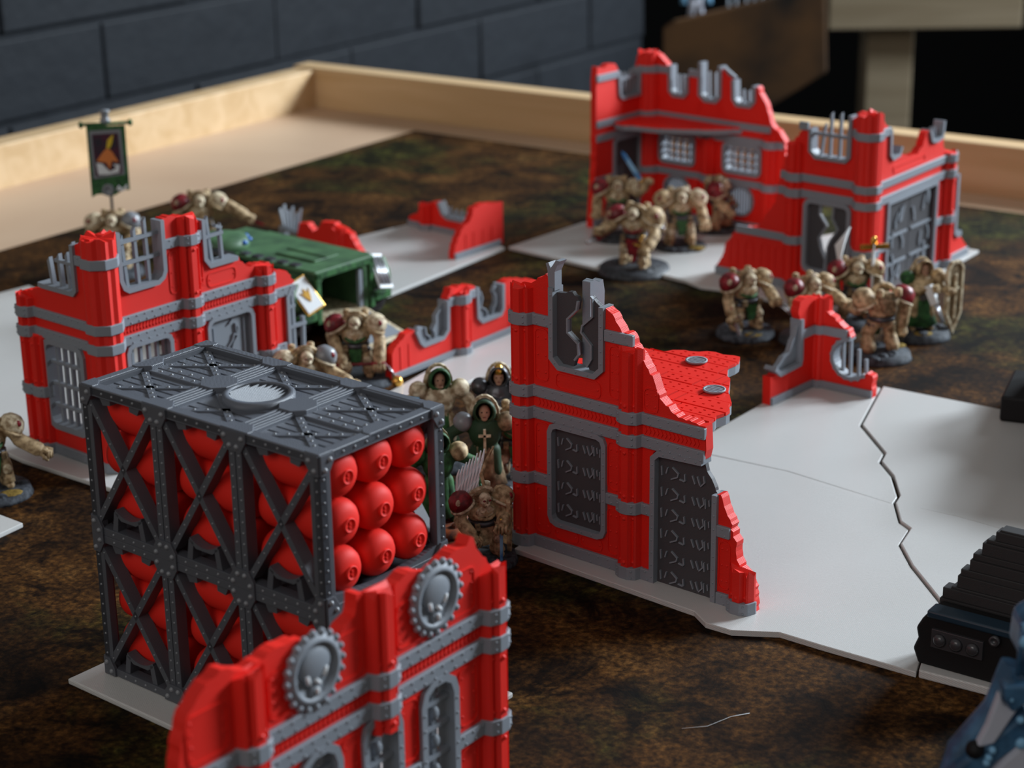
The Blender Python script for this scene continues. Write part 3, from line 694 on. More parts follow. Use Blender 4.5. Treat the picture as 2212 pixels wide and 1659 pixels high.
# ---- low wall with broken doors
lw = thing('low_wall_ruin', 'low red wall with two broken grey leaf windows, left of the central wall', 'ruin', (-5.5, 85.9, 0), 52, 'red ruins')
r = Ruin(lw)
r.panel([(-.1, .4)] + jag([(-.07, 1.7), (.41, 2.08), (1.05, 2.41), (1.5, 2.46)], .12, .05) + [(1.7, 2.1), (1.87, 1.65), (2.1, 1.45), (3.6, 1.45), (3.98, 1.8), (4.02, 3.35)] + jag([(4.1, 3.5), (4.34, 3.83), (5.01, 3.74), (5.9, 3.6), (6.1, 3.5)], .12, .05) + [(6.15, 3.4), (6.15, 1.85), (6.5, 1.5), (8.04, 1.5), (8.3, 1.8), (8.3, 3.1)] + jag([(8.4, 3.16), (8.9, 3.18), (9.73, 2.98), (10.2, 2.8), (10.8, 2.7)], .12, .05) + [(10.8, .4)])
r.pil(5.0, 3.6); r.band(.4, .72, [(-.1, 10.7)], rv=False); r.band(*B3, [(4.05, 6.1)], rv=False)
fr = r.frame([(1.6, 2.4), (1.92, 1.75), (2.15, 1.55), (3.55, 1.55), (3.9, 1.85), (3.95, 3.3)], False, rv=False)
lf = r.leaf([(2.0, 1.65)] + [(1.75, 2.3), (1.95, 2.5), (2.4, 2.35), (2.45, 2.0), (2.7, 1.8), (2.7, 1.6)], mat='grey'); r.edge(lf, [(2.4, 2.35), (2.45, 2.0), (2.7, 1.8), (2.7, 1.6)])
lf = r.leaf([(3.85, 3.2), (3.85, 1.8), (3.5, 1.6), (3.05, 1.6), (3.1, 1.85), (2.95, 2.1), (3.2, 2.35), (3.2, 2.7), (3.5, 2.95)], mat='grey'); r.edge(lf, [(3.05, 1.6), (3.1, 1.85), (2.95, 2.1), (3.2, 2.35), (3.2, 2.7), (3.5, 2.95)])
fr = r.frame([(6.2, 3.4), (6.24, 1.9), (6.55, 1.6), (8.0, 1.6), (8.2, 1.85), (8.22, 3.1)], False, rv=False)
lf = r.leaf([(6.3, 3.3), (6.3, 1.9), (6.6, 1.65), (7.0, 1.65), (7.1, 1.9), (6.95, 2.1), (6.6, 2.3), (6.75, 2.7), (6.6, 3.1)], mat='grey'); r.edge(lf, [(7.0, 1.65), (7.1, 1.9), (6.95, 2.1), (6.6, 2.3), (6.75, 2.7), (6.6, 3.1)])
lf = r.leaf([(8.12, 3.0), (8.12, 1.9), (7.95, 1.65), (7.5, 1.65), (7.6, 2.0), (7.8, 2.2), (7.8, 2.6), (7.65, 2.8), (7.8, 3.1)], mat='grey'); r.edge(lf, [(7.5, 1.65), (7.6, 2.0), (7.8, 2.2), (7.8, 2.6), (7.65, 2.8)])
for a in (.5, 1.1, 5.75, 8.8, 9.5): r.edge(lw, [(a, .75), (a, 1.9)], .05, -.03, .02, 'red', 'ridge')
r.finish()

# ---- small back ruin
bb = thing('corner_ruin', 'small low red corner ruin with jagged barred gap, on the plate behind the green carrier', 'ruin', (-3.1, 106.6, 0), 50, 'red ruins')
r = Ruin(bb)
r.panel([(-.1, .4)] + jag([(-.12, .83), (.19, 1.44), (.58, 2.04), (1.36, 2.4), (1.63, 3.03), (2.4, 3.13), (3.83, 2.95)], .12, .05) + [(3.9, 2.9), (3.9, .4)])
r.band(.4, .75, [(-.1, 3.9)], rv=False)
for a in (.9, 1.6, 2.4, 3.2): r.edge(bb, [(a, .78), (a, 1.7)], .05, -.03, .02, 'red', 'ridge')
r.finish()
r = Ruin(bb, XF(-3.1, 106.6, 0, 50).inverted() @ XF(-5.5, 114.0, 0, -42))
r.panel([(-.85, .4)] + jag([(-.79, .94), (-.04, 1.24), (.23, 1.74), (1.1, 2.1), (1.71, 2.2)], .12, .05) + [(1.83, 2.1), (2.0, 1.5), (2.4, 1.25), (4.2, 1.25), (4.5, 1.6), (4.56, 2.1)] + jag([(4.7, 2.3), (5.4, 2.6), (6.5, 2.9)], .12, .05) + [(6.5, .4)])
r.pil(.7, 1.9); r.band(.4, .72, [(-.85, 6.5)], rv=False)
fr = r.frame([(1.75, 2.2), (2.08, 1.55), (2.45, 1.35), (4.15, 1.35), (4.45, 1.7)], False, rv=False)
for x in (2.5, 2.95, 3.4, 3.85): r.bar(fr, (x, 1.4), (x, 1.85 + random.uniform(-.1, .25)), .15, tip=True)
r.finish()

# ---- small corner ruin at right
sa = thing('corner_ruin', 'small red corner ruin with a broken round cog window, front of the right-hand squad', 'ruin', (11.6, 81.8, 0), 48, 'red ruins')
r = Ruin(sa)
r.panel([(-.12, .4)] + jag([(-.16, 1.75), (.3, 1.75)], .12, .05) + [(.55, 1.6), (2.05, 1.7), (2.2, 1.95), (2.1, 3.8)] + jag([(1.95, 4.1), (1.9, 4.4), (2.05, 4.74), (2.5, 4.82), (3.0, 4.7), (3.38, 4.65)], .12, .05) + [(3.38, .4)])
r.band(.4, .75, [(-.12, 3.3)], rv=False); r.band(*B3, [(2.2, 3.3)], rv=False)
fr = r.frame([(.05, 2.1), (.5, 1.72), (2.05, 1.8), (2.12, 2.0), (2.08, 3.9)], False, rv=False)
lf = r.leaf([(.3, 2.0), (.55, 1.8), (2.0, 1.85), (2.05, 2.0), (2.02, 3.7), (1.8, 3.2), (1.6, 3.0), (1.35, 2.5), (.9, 2.4), (.6, 2.15)], mat='grey'); r.edge(lf, [(.3, 2.0), (.6, 2.15), (.9, 2.4), (1.35, 2.5), (1.6, 3.0), (1.8, 3.2), (2.02, 3.7)], .12)
r.finish()
r = Ruin(sa, XF(11.6, 81.8, 0, 48).inverted() @ XF(14.0, 84.2, 0, -38))
cyc = [(1.67 + .92 * math.cos(R(t)), 2.05 + .92 * math.sin(R(t))) for t in range(95, 322, 12)]
r.panel([(-.1, .4), (-.1, 4.5)] + jag([(0, 4.4), (.19, 4.14), (.66, 3.87), (.97, 3.65), (1.5, 3.3), (1.62, 3.05)], .12, .05) + cyc + jag([(2.5, 1.54), (2.77, 1.45), (2.8, .8)], .12, .04) + [(2.8, .4)])
r.band(.4, .75, [(0, 2.8)], rv=False); r.band(*B3, [(0, 1.45)], rv=False)
fr = r.frame(cyc, False, wd=.16, rv=False)
for t in range(95, 322, 20):
    m_ = r.mb(); m_.ball((1.67 + .98 * math.cos(R(t)), -.08, 2.05 + .98 * math.sin(R(t))), .09, 6, 4); m_.build('cog_tooth', 'grey', fr)
for x, a, b in ((1.18, 1.3, 2.75), (1.55, 1.2, 2.95), (1.98, 1.2, 2.5), (2.35, 1.45, 2.1)): r.bar(fr, (x, a), (x - .03, b), .12)
r.column(-.1, .3, 4.6, r=.5, levels=((.4, .75), B3))
r.finish()

# ---- far ruin, left part (seen from inside)
fa = thing('building_ruin', 'tall far red ruin with three small top windows and red upper floor', 'ruin', (8.4, 117.2, 0), -40.5, 'red ruins')
r = Ruin(fa)
r.panel([(0, .4), (0, 10.1)] + jag([(.3, 10.1), (.65, 10.25), (1.15, 9.95), (1.5, 9.6), (1.7, 9.35)], .12, .05) + [(1.72, 9.3), (1.72, 8.1), (2.0, 7.75), (2.85, 7.75), (3.1, 8.05), (3.1, 9.1)] + [(3.2, 9.3), (3.85, 9.45)] + [(3.9, 9.8), (3.9, 8.1), (4.3, 7.7), (5.15, 7.7), (5.45, 8.05), (5.45, 9.8)] + jag([(5.5, 9.75), (5.8, 9.45), (6.2, 9.25)], .12, .05) + [(6.25, 9.0), (6.3, 8.05), (6.6, 7.7), (7.55, 7.7), (7.85, 8.05), (7.85, 8.95)] + jag([(8.0, 9.0), (8.25, 8.5), (8.6, 8.0), (8.8, 7.5), (9.05, 6.85), (9.6, 6.5), (9.9, 6.1), (10.0, 5.6), (10.1, 4.5), (10.5, 3.5), (11, 2.5), (11.3, .4)], .14, .05),
        [rrect(1.15, 3.6, 3.75, 5.4, .2), rrect(5.8, 8.3, 3.75, 5.4, .2), [(2.4 + .9 * math.cos(R(t)), 2.2 + .72 * math.sin(R(t))) for t in range(0, 360, 20)], [(7.0 + .9 * math.cos(R(t)), 2.1 + .9 * math.sin(R(t))) for t in range(0, 360, 20)]])
r.pil(.45, 9.2); r.pil(9.0, 6.2); r.pil(4.7, 5.5); r.pil(4.0, 2.9)
r.band(*BASE, [(0, 11.2)], rv=False); r.band(*B3, [(0, 10.3)], rv=False); r.band(*B2, [(0, 9.9)], rv=False); r.band(*B1, [(0, 9.0)], rv=False); r.band(*B0, [(0, 1.7), (3.15, 3.85)], rv=False)
for path, xs in (([(1.78, 9.6), (1.8, 8.1), (2.05, 7.85), (2.8, 7.85), (3.02, 8.1), (3.02, 9.1)], (2.25, 2.6)), ([(3.98, 10.0), (3.98, 8.1), (4.35, 7.8), (5.1, 7.8), (5.37, 8.1), (5.37, 9.9)], (4.45, 4.9)), ([(6.33, 9.2), (6.38, 8.1), (6.62, 7.8), (7.5, 7.8), (7.77, 8.1), (7.77, 9.0)], (6.9, 7.3))):
    fr = r.frame(path, False, rv=False, wd=.24)
    for x in xs: r.bar(fr, (x, 7.9), (x, path[0][1] - .55), .16, tip=True)
r.bar(fr, (5.5, 9.75), (6.3, 9.25), .25)
for x0, x1 in ((1.15, 3.6), (5.8, 8.3)):
    fr = r.frame(rrect(x0, x1, 3.75, 5.4, .25), rv=False, wd=.26)
    r.grid(fr, x0, x1, 3.8, 5.35, [x0 + (x1 - x0) * k / 5 for k in (1, 2, 3, 4)], (4.2, 4.65, 5.05))
for cx_, cz_, rz in ((2.4, 2.2, .72), (7.0, 2.1, .9)):
    fr = r.frame([(cx_ + .9 * math.cos(R(t)), cz_ + rz * math.sin(R(t))) for t in range(0, 360, 20)], True, rv=False, wd=.16)
    for k in range(-4, 5): h = rz * math.sqrt(max(0, 1 - (k * .19 / .9) ** 2)); r.bar(fr, (cx_ + k * .19, cz_ - h), (cx_ + k * .19, cz_ + h), .1)
for a in (.95, 3.75, 5.25, 8.45): r.plate(a, a + .3, 3.6, 5.3); r.plate(a, a + .3, 7.0, 7.6, 1); r.plate(a, a + .3, 1.0, 2.8)
slab(r, jag([(.1, -.05), (.1, -3.3), (.8, -3.4), (1.9, -3.0), (3.0, -2.8), (4.4, -2.0), (5.7, -1.3), (6.6, -.35), (7.0, -.05)], .4, .12), 6.1, 6.5, .9, holes=False)
r.finish()
r = Ruin(fa, XF(8.4, 117.2, 0, -40.5).inverted() @ XF(5.12, 113.43, 0, 49))
r.panel([(-.3, .4)] + jag([(-.1, 2.4), (.05, 4.0), (.1, 6.0)], .2, .04) + [(.1, 9.2)] + jag([(.2, 9.95), (.95, 9.85), (1.4, 10.0), (1.94, 9.9), (2.15, 9.6)], .12, .05) + [(2.2, 9.4), (2.25, 8.0), (2.5, 7.7), (4.3, 7.7), (4.4, 9.4)] + jag([(4.45, 9.5), (4.6, 10.0), (5.0, 10.2)], .12, .05) + [(5.0, .4)], [rrect(1.8, 4.4, .6, 5.4, .2)])
r.band(*BASE, [(-.2, 1.7)], rv=False); r.band(*B3, [(0, 1.7)], rv=False); r.band(*B2, [(.1, 5)], rv=False); r.band(*B1, [(.1, 5)], rv=False); r.band(*B0, [(.1, 2.2), (4.4, 5)], rv=False)
fr = r.frame([(2.2, 9.4), (2.32, 8.0), (2.55, 7.8), (4.25, 7.8), (4.33, 9.4)], False, rv=False)
for x in (2.65, 3.0, 3.35, 3.7, 4.05): r.bar(fr, (x, 7.85), (x, 9.1 + random.uniform(-.2, .4)), .14, tip=True)
r.bar(fr, (2.3, 8.9), (4.3, 8.95), .2, .06)
fr = r.frame(rrect(1.8, 4.4, .6, 5.4, .25), rv=False); r.leaf(rrect(1.85, 4.35, .6, 5.35, .2))
r.column(4.9, -.2, 10.3, r=.62, levels=(B3, B2, B1, B0))
r.finish()

# ---- far ruin, right part (outer faces)
fb = thing('building_ruin', 'far right red corner ruin with big grey double door and swirl window', 'ruin', (11.3, 103.1, 0), -41, 'red ruins')
r = Ruin(fb)
r.panel([(-.05, .4)] + jag([(-.03, .79), (.4, 1.4), (.57, 2.12), (.88, 2.5), (1.3, 3.2), (2.6, 3.4), (3.15, 4.2), (3.74, 4.95), (3.85, 6.01), (4.05, 6.7), (4.24, 7.42), (4.51, 8.03), (4.79, 8.45), (5.2, 9.0), (5.6, 9.15)], .14, .05) + [(5.7, 9.1), (5.72, 8.0), (6.1, 7.6), (7.95, 7.6), (8.25, 7.95), (8.25, 10.0)] + jag([(8.35, 10.05), (8.87, 10.2), (9.55, 10.3)], .12, .05) + [(9.6, .4)], [rrect(5.65, 8.3, 1.65, 5.4, .3)])
r.pil(4.9, 8.4)
r.band(*BASE, [(0, 9.4)], rv=False); r.band(*B3, [(1.3, 5.65), (8.3, 9.4)], rv=False); r.band(*B2, [(3.9, 9.4)], rv=False); r.band(*B1, [(4.05, 9.4)], rv=False); r.band(*B0, [(8.3, 9.4), (5.1, 5.65)], rv=False)
fr = r.frame([(5.8, 9.2), (5.82, 8.05), (6.15, 7.75), (7.9, 7.75), (8.15, 8.0), (8.15, 10.15)], False, rv=False)
for x, t in ((6.3, 9.5), (6.85, 10.1), (7.42, 10.15), (7.9, 9.4)): r.bar(fr, (x, 7.8), (x + (.25 if x < 6.5 else .05), t), .14, tip=True)
r.bar(fr, (5.85, 8.95), (8.1, 8.95), .18, .06)
fr = r.frame(rrect(5.65, 8.3, 1.65, 5.4, .3), rv=False, wd=.24)
gl = [(6.5, 5.35), (6.45, 4.73), (6.9, 4.16), (6.45, 3.43), (6.6, 2.9), (6.9, 2.3), (6.85, 1.75)]; gr_ = [(7.3, 5.35), (7.25, 4.6), (7.6, 4.06), (7.15, 3.4), (7.0, 3.0), (6.95, 2.3), (6.95, 1.75)]
lf = r.leaf([(5.7, 1.75), (5.7, 5.3)] + gl); r.edge(lf, gl, .1)
lf = r.leaf([(8.25, 1.75), (8.25, 5.3)] + gr_); r.edge(lf, gr_, .1)
for a in (.9, 1.9, 2.9, 3.8): r.plate(a, a + .5, 1.0, 2.6)
r.plate(8.5, 8.9, 3.6, 5.3); r.plate(8.5, 8.9, 1.0, 2.8); r.plate(5.9, 8.0, 6.9, 7.4, 1); r.finish()
r = Ruin(fb, XF(11.3, 103.1, 0, -41).inverted() @ XF(18.5, 96.75, 0, 52.5))
r.panel([(0, .4), (0, 10.4)] + jag([(.25, 10.45), (.82, 9.96), (1.4, 9.55)], .12, .05) + [(1.5, 9.35), (1.6, 8.0), (2.0, 7.65), (2.75, 7.75), (2.95, 8.2)] + jag([(3.0, 7.85), (3.86, 7.58), (4.97, 7.44), (5.61, 7.82), (5.94, 8.45), (6.2, 8.5)], .12, .05) + [(6.3, 8.3), (6.55, 7.75), (7.15, 7.65), (7.8, 7.8), (7.95, 8.0)] + jag([(8.0, 7.77), (8.24, 7.15), (9.0, 6.85), (9.76, 6.7), (9.95, 5.52)], .14, .05) + [(10.0, 5.4), (10.0, 1.9)] + jag([(10.9, 1.75), (11.5, 1.25), (11.9, .9)], .12, .04) + [(12.0, .4)], [[(1.85, .45), (7.35, .45), (7.35, 5.4), (1.85, 5.4)]])
r.pil(8.9, 6.9)
r.band(*BASE, [(.3, 1.8), (7.4, 12.0)], rv=False); r.band(*B3, [(.3, 1.8), (7.4, 10.1)], rv=False); r.band(*B2, [(.3, 9.9)], rv=False); r.band(*B1, [(.3, 9.8)], rv=False); r.band(*B0, [(.3, 1.6)], rv=False)
r.frame([(1.62, 9.35), (1.7, 8.05), (2.0, 7.78), (2.7, 7.85), (2.9, 8.25)], False, rv=False)
fr = r.frame([(6.25, 8.5), (6.55, 7.9), (7.15, 7.78), (7.75, 7.9), (7.85, 8.75)], False, rv=False); 
for x in (6.9, 7.3): r.bar(fr, (x, 7.85), (x, 8.5), .14, tip=True)
fr = r.frame([(1.75, .42), (1.75, 5.45), (7.45, 5.45), (7.45, .42)], False, rv=False)
random.seed(3)
for x0, x1 in ((1.85, 4.57), (4.63, 7.35)):
    lf = r.leaf([(x0, .45), (x1, .45), (x1, 5.35), (x0, 5.35)])
    for k in range(9):
        xa = x0 + random.uniform(.3, 2.3); za = random.uniform(.8, 4.6)
        r.edge(lf, [(xa, za), (xa + random.uniform(-.2, .2), za + .35), (xa + random.uniform(-.3, .3), za + .8)], .13, .02, .14, name='swirl_relief')
    for z in (1.9, 3.4): m_ = r.mb(); m_.box(x0 + .2, x1 - .2, .04, .14, z, z + .12); m_.build('cross_rib', 'grey', lf)
random.seed(11)
fr = r.frame([(10.1, 5.4), (10.1, 2.1), (10.5, 1.85), (10.9, 1.9)], False, rv=False, wd=.28)
r.plate(2.2, 5.9, 6.95, 7.3, 1); r.plate(8.0, 8.4, 3.6, 5.3); r.plate(9.4, 9.7, 3.6, 5.3); r.plate(8.0, 8.4, 1.0, 2.8); r.plate(9.4, 9.9, 1.0, 2.8)
r.column(0, .3, 10.45, r=.68, levels=(BASE, B3, B2, B1, B0))
r.finish()

# ---- broken red wall beyond the carrier
bw = thing('low_wall_ruin', 'stub of a low red wall with grey spikes, just beyond the green carrier', 'ruin', (-13.4, 109.5, 0), -42, 'red ruins')
r = Ruin(bw)
r.panel([(1.6, .21), (1.6, 1.5)] + jag([(1.8, 2.2), (2.5, 2.3), (2.9, 1.9), (3.3, 2.1), (3.7, 2.6), (4.6, 2.7), (5.2, 2.5), (5.9, 2.3), (6.4, 1.7), (7.1, 1.0)], .12, .05) + [(7.3, .21)])
r.pil(5.2, 2.4, .21); fr = r.frame([(.2, .25), (.3, 1.7), (1.5, 1.6)], False, rv=False)
for k in range(6): r.bar(fr, (.3 + k * .22, 1.6), (.0 + k * .36, 2.7 + .3 * (k % 2)), .12, tip=True)
r.band(.21, .55, [(1.6, 7.2)], rv=False)
r.finish()

M['bluelens'] = plastic('blue_lens_paint', (0.02, 0.12, 0.45), 0.25, 0.6)
M['plum'] = plastic('plum_paint', (0.07, 0.012, 0.03), 0.6, 0.3, var=.3, var_col=(.02, .02, .03), vscale=200)
M['orange'] = plastic('orange_paint', (0.65, 0.20, 0.05), 0.6, 0.3)
M['yellow'] = plastic('yellow_paint', (0.65, 0.45, 0.03), 0.6, 0.3)
M['greendk'] = plastic('dark_green_paint', (0.02, 0.05, 0.022), 0.6, 0.3)
M['lava'] = plastic('lava_base_paint', (0.05, 0.02, 0.012), 0.7, 0.2, var=.2, var_col=(.45, .09, .01), vscale=150)
M['silverwing'] = plastic('silver_white_paint', (0.86, 0.88, 0.92), 0.35, 0.5)
M['blueblack'] = plastic('blue_black_plastic', (0.012, 0.03, 0.05), 0.35, 0.5)
M['darkgloss'] = plastic('glossy_dark_plastic', (0.04, 0.038, 0.042), 0.25, 0.6)
M['blackish'] = plastic('soft_black_plastic', (0.022, 0.020, 0.021), 0.5, 0.4, layer=0.3)

# ---------------------------------------------------------------- slate racks full of red tanks
RL, RD, RH = 10.3, 5.28, 5.0
def make_rack(z, label, top):
    rk = thing('tank_rack', label, 'rack', (-13.40, 57.10, z), -39.2)
    rv = MB(); bolts = MB()
    def side(T, n_):
        """a truss face in local x (length) and z"""
        Lf = RL if n_ == 3 else RD
        bays = n_; bw = Lf / bays
        for z0, z1 in ((0, .27), (RH - .27, RH)):
            m_ = MB(T); m_.box(0, Lf, 0, .4, z0, z1); m_.build('beam', 'steel', rk, bevel=.02)
            for i in range(int(Lf / .48)):
                x = .5 + i * .48
                if min(abs(x - bw * k) for k in range(bays + 1)) > .55: rv_(T, (x, 0, (z0 + z1) / 2), (0, -1, 0), .045)
        for k in range(bays + 1):
            xc = k * bw
            if k in (0, bays):
                a, b = (0, .28) if k == 0 else (Lf - .28, Lf); m_ = MB(T); m_.box(a, b, 0, .42, .2, RH - .2); m_.build('post', 'steel', rk, bevel=.02); cols = ((a + b) / 2,)
            else:
                m_ = MB(T); m_.box(xc - .26, xc - .02, 0, .42, .2, RH - .2); m_.box(xc + .02, xc + .26, 0, .42, .2, RH - .2); m_.box(xc - .1, xc + .1, .06, .42, .2, RH - .2); m_.build('post', 'steel', rk); cols = (xc - .15, xc + .15)
            for cxx in cols:
                for i in range(11): rv_(T, (cxx, 0, .75 + i * .35), (0, -1, 0), .04)
            for top_ in (0, 1):
                e = RH if top_ else 0; s_ = -1 if top_ else 1
                x0, x1 = max(0, xc - .52), min(Lf, xc + .52); q0, q1 = max(0, xc - .3), min(Lf, xc + .3)
                m_ = MB(T); m_.prism([(x0, e), (x1, e), (x1, e + s_ * .27), (q1, e + s_ * .62), (q0, e + s_ * .62), (x0, e + s_ * .27)], -.07, .05); m_.build('gusset_plate', 'steel', rk, bevel=.015)
                for dx, dz in ((-.36, .17), (.36, .17), (-.15, .45), (.15, .45)):
                    if 0.05 < xc + dx < Lf - .05: bo_(T, (xc + dx, -.07, e + s_ * dz), (0, -1, 0))
        if n_ == 3:
            for k in range(3):
                x0, x1 = k * bw + (.3 if k else .25), (k + 1) * bw - (.3 if k < 2 else .25)
                for a, b in (((x0, .4), (x1, RH - .4)), ((x0, RH - .4), (x1, .4))):
                    m_ = MB(T); dx, dz = b[0] - a[0], b[1] - a[1]; l = math.hypot(dx, dz); nx, nz = -dz / l * .11, dx / l * .11
                    m_.prism([(a[0] + nx, a[1] + nz), (a[0] - nx, a[1] - nz), (b[0] - nx, b[1] - nz), (b[0] + nx, b[1] + nz)], .02, .46); m_.build('brace', 'steel', rk)
                    for i in range(11): t = (i + .6) / 11.2; rv_(T, (a[0] + dx * t, .02, a[1] + dz * t), (0, -1, 0), .035)
                xm = (x0 + x1) / 2
                # cradle struts with a curved saddle, and the tabs under the top beam
                arc = [(xm + t * .62, .78 + .22 * t * t + (.0)) for t in [-1 + i * .25 for i in range(9)]]
                m_ = MB(T); m_.prism(arc + [(xm + .62, .86), (xm + .35, .68), (xm - .35, .68), (xm - .62, .86)][0:4], .05, .4)
                for sx in (-1, 1): m_.prism([(xm + sx * .55, .25), (xm + sx * .78, .25), (xm + sx * .66, .92), (xm + sx * .46, .88)], .05, .4)
                m_.build('cradle', 'steel', rk)
                for sx in (-1, 1): m_ = MB(T); m_.prism([(xm + sx * .95, RH - .27), (xm + sx * .45, RH - .27), (xm + sx * .45, RH - .5), (xm + sx * .8, RH - .55)], .08, .38); m_.build('tab', 'steel', rk)
        else:
            m_ = MB(T); m_.prism([(.28, .1), (RD - .28, .1), (RD - .28, .62)] + [(RD - .28 - (RD - .56) * i / 12, .3 + .34 * (2 * i / 12 - 1) ** 2) for i in range(13)] + [(.28, .62)], .02, .3); m_.build('saddle', 'steel', rk)
    def rv_(T, p, n, r_): rv.rivet(T @ Vector(p), (T.to_3x3() @ Vector(n)), r_)
    def bo_(T, p, n): bolts.rivet(T @ Vector(p), T.to_3x3() @ Vector(n), .085, 8)
    I4 = Matrix.Identity(4)
    side(I4, 3)
    side(Matrix.Translation((RL, RD, 0)) @ Matrix.Rotation(PI, 4, 'Z'), 3)
    side(Matrix.Translation((RL, 0, 0)) @ Matrix.Rotation(PI / 2, 4, 'Z'), 1)
    side(Matrix.Translation((0, RD, 0)) @ Matrix.Rotation(-PI / 2, 4, 'Z'), 1)
    if top:
        zt = RH
        slots = []
        bw = RL / 3; ym = RD / 2
        for k in range(3):
            for j in range(2):
                x0, x1 = k * bw + .5, (k + 1) * bw - .5; y0, y1 = j * ym + .45, (j + 1) * ym - .45; xm = (x0 + x1) / 2; hw = (x1 - x0) / 2
                for i in range(5):
                    y = y0 + (y1 - y0) * (i + .5) / 5; t = abs((i + .5) / 5 - .5) * 2 * hw
                    for a, b in ((x0 - .1, xm - t - .2), (xm - t + .2, xm + t - .2), (xm + t + .2, x1 + .1)):
                        if b - a < .2 or math.hypot(max(abs(a - 5.22), abs(b - 5.22)) * 0 + min(abs(a - 5.22), abs(b - 5.22)) if not a < 5.22 < b else 0, y - 2.6) < 1.25: continue
                        slots.append([(a, y - .05), (b, y - .05), (b, y + .05), (a, y + .05)])
        m_ = MB(); m_.prism([(.1, .1), (RL - .1, .1), (RL - .1, RD - .1), (.1, RD - .1)], zt - .25, zt - .17, slots, plane='xy'); m_.build('top_sheet', 'steellit', rk)
        m_ = MB(); m_.box(.15, RL - .15, .15, RD - .15, zt - .275, zt - .262); m_.build('slot_shade', 'black', rk)  # added black sheet, stands for the shade inside the lid slots
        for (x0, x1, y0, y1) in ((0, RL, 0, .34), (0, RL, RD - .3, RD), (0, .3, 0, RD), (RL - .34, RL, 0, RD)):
            m_ = MB(); m_.box(x0, x1, y0, y1, zt - .3, zt + .02); m_.build('top_edge', 'steellit', rk, bevel=.03)
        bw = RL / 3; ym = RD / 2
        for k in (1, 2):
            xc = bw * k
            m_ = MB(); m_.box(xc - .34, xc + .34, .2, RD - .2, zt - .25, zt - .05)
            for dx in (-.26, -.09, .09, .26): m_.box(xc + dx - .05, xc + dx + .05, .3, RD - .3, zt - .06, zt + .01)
            m_.build('cross_beam', 'steellit', rk, bevel=.02)
        m_ = MB(); m_.box(.2, RL - .2, ym - .33, ym - .03, zt - .25, zt - .09); m_.box(.2, RL - .2, ym + .03, ym + .33, zt - .25, zt - .09); m_.build('long_beam', 'steellit', rk, bevel=.02)
        for i in range(int(RL / .5)):
            x = .45 + i * .5
            if min(abs(x - bw * k) for k in (0, 1, 2, 3)) < .65 or abs(x - 5.2) < 1.3: continue
            for dy in (-.18, .18): rv.rivet((x, ym + dy, zt - .09), (0, 0, 1), .05)
        for k in range(4):
            for j in range(3):
                xc, yc = k * bw, j * ym
                rx = .62
                oc = [(xc + rx * math.cos(R(22.5 + 45 * i)), yc + .62 * math.sin(R(22.5 + 45 * i))) for i in range(8)]
                oc = clip(clip(clip(clip(oc, 1, 0, RL), -1, 0, 0), 0, 1, RD), 0, -1, 0)
                m_ = MB(); m_.prism(oc, zt - .2, zt + .05, plane='xy'); m_.build('gusset_plate', 'steellit', rk, bevel=.02)
        for k in range(3):
            for j in range(2):
                x0, x1 = k * bw + .45, (k + 1) * bw - .45; y0, y1 = j * ym + .42, (j + 1) * ym - .42
                for a, b in (((x0, y0), (x1, y1)), ((x0, y1), (x1, y0))):
                    m_ = MB(); m_.ribbon([a, b], .24, zt - .2, zt - .12, plane='xy'); m_.build('brace', 'steellit', rk)
                    for i in range(8):
                        t = (i + .5) / 8; px_, py_ = a[0] + (b[0] - a[0]) * t, a[1] + (b[1] - a[1]) * t
                        if math.hypot(px_ - 5.2, py_ - 2.65) > 1.25: rv.rivet((px_, py_, zt - .12), (0, 0, 1), .045)
        vx, vy = 5.22, 2.6
        m_ = MB(); m_.lathe([(1.12, zt - .3), (1.12, zt + .06), (1.02, zt + .1), (.9, zt + .1), (.92, zt + .04), (.92, zt - .16), (0, zt - .16)], (vx, vy, 0), 40); vt = m_.build('round_vent', 'steellit', rk)
        for i in range(9):
            t = -.8 + i * .2; h = math.sqrt(.92 ** 2 - t * t)
            m_ = MB(); m_.add([(vx + t - .05, vy - h, zt - .12), (vx + t + .07, vy - h, zt - .12), (vx + t + .0, vy - h, zt + .06), (vx + t - .05, vy + h, zt - .12), (vx + t + .07, vy + h, zt - .12), (vx + t + .0, vy + h, zt + .06)], [(0, 1, 2), (3, 5, 4), (0, 3, 4, 1), (1, 4, 5, 2), (2, 5, 3, 0)]); m_.build('slat', 'steellit', vt)
    else:
        m_ = MB(); m_.box(.1, RL - .1, .1, RD - .1, RH - .12, RH - .04); m_.build('top_sheet', 'steel', rk)
    m_ = MB(); m_.box(.1, RL - .1, .1, RD - .1, .02, .12); m_.build('bottom_sheet', 'steel', rk)
    rv.build('rivets', 'steelrivet', rk, kind='stuff'); bolts.build('bolts', 'steelrivet', rk, kind='stuff')
    return rk
M['steelrivet'] = plastic('pale_slate_rivet', (0.20, 0.21, 0.23), 0.35, 0.6)  # paler than the rack plastic
make_rack(0.42, 'lower slate grey truss rack of red tanks, standing on its white plate', False)
make_rack(5.42, 'upper slate grey truss rack with ribbed lid and round vent, stacked on the other', True)
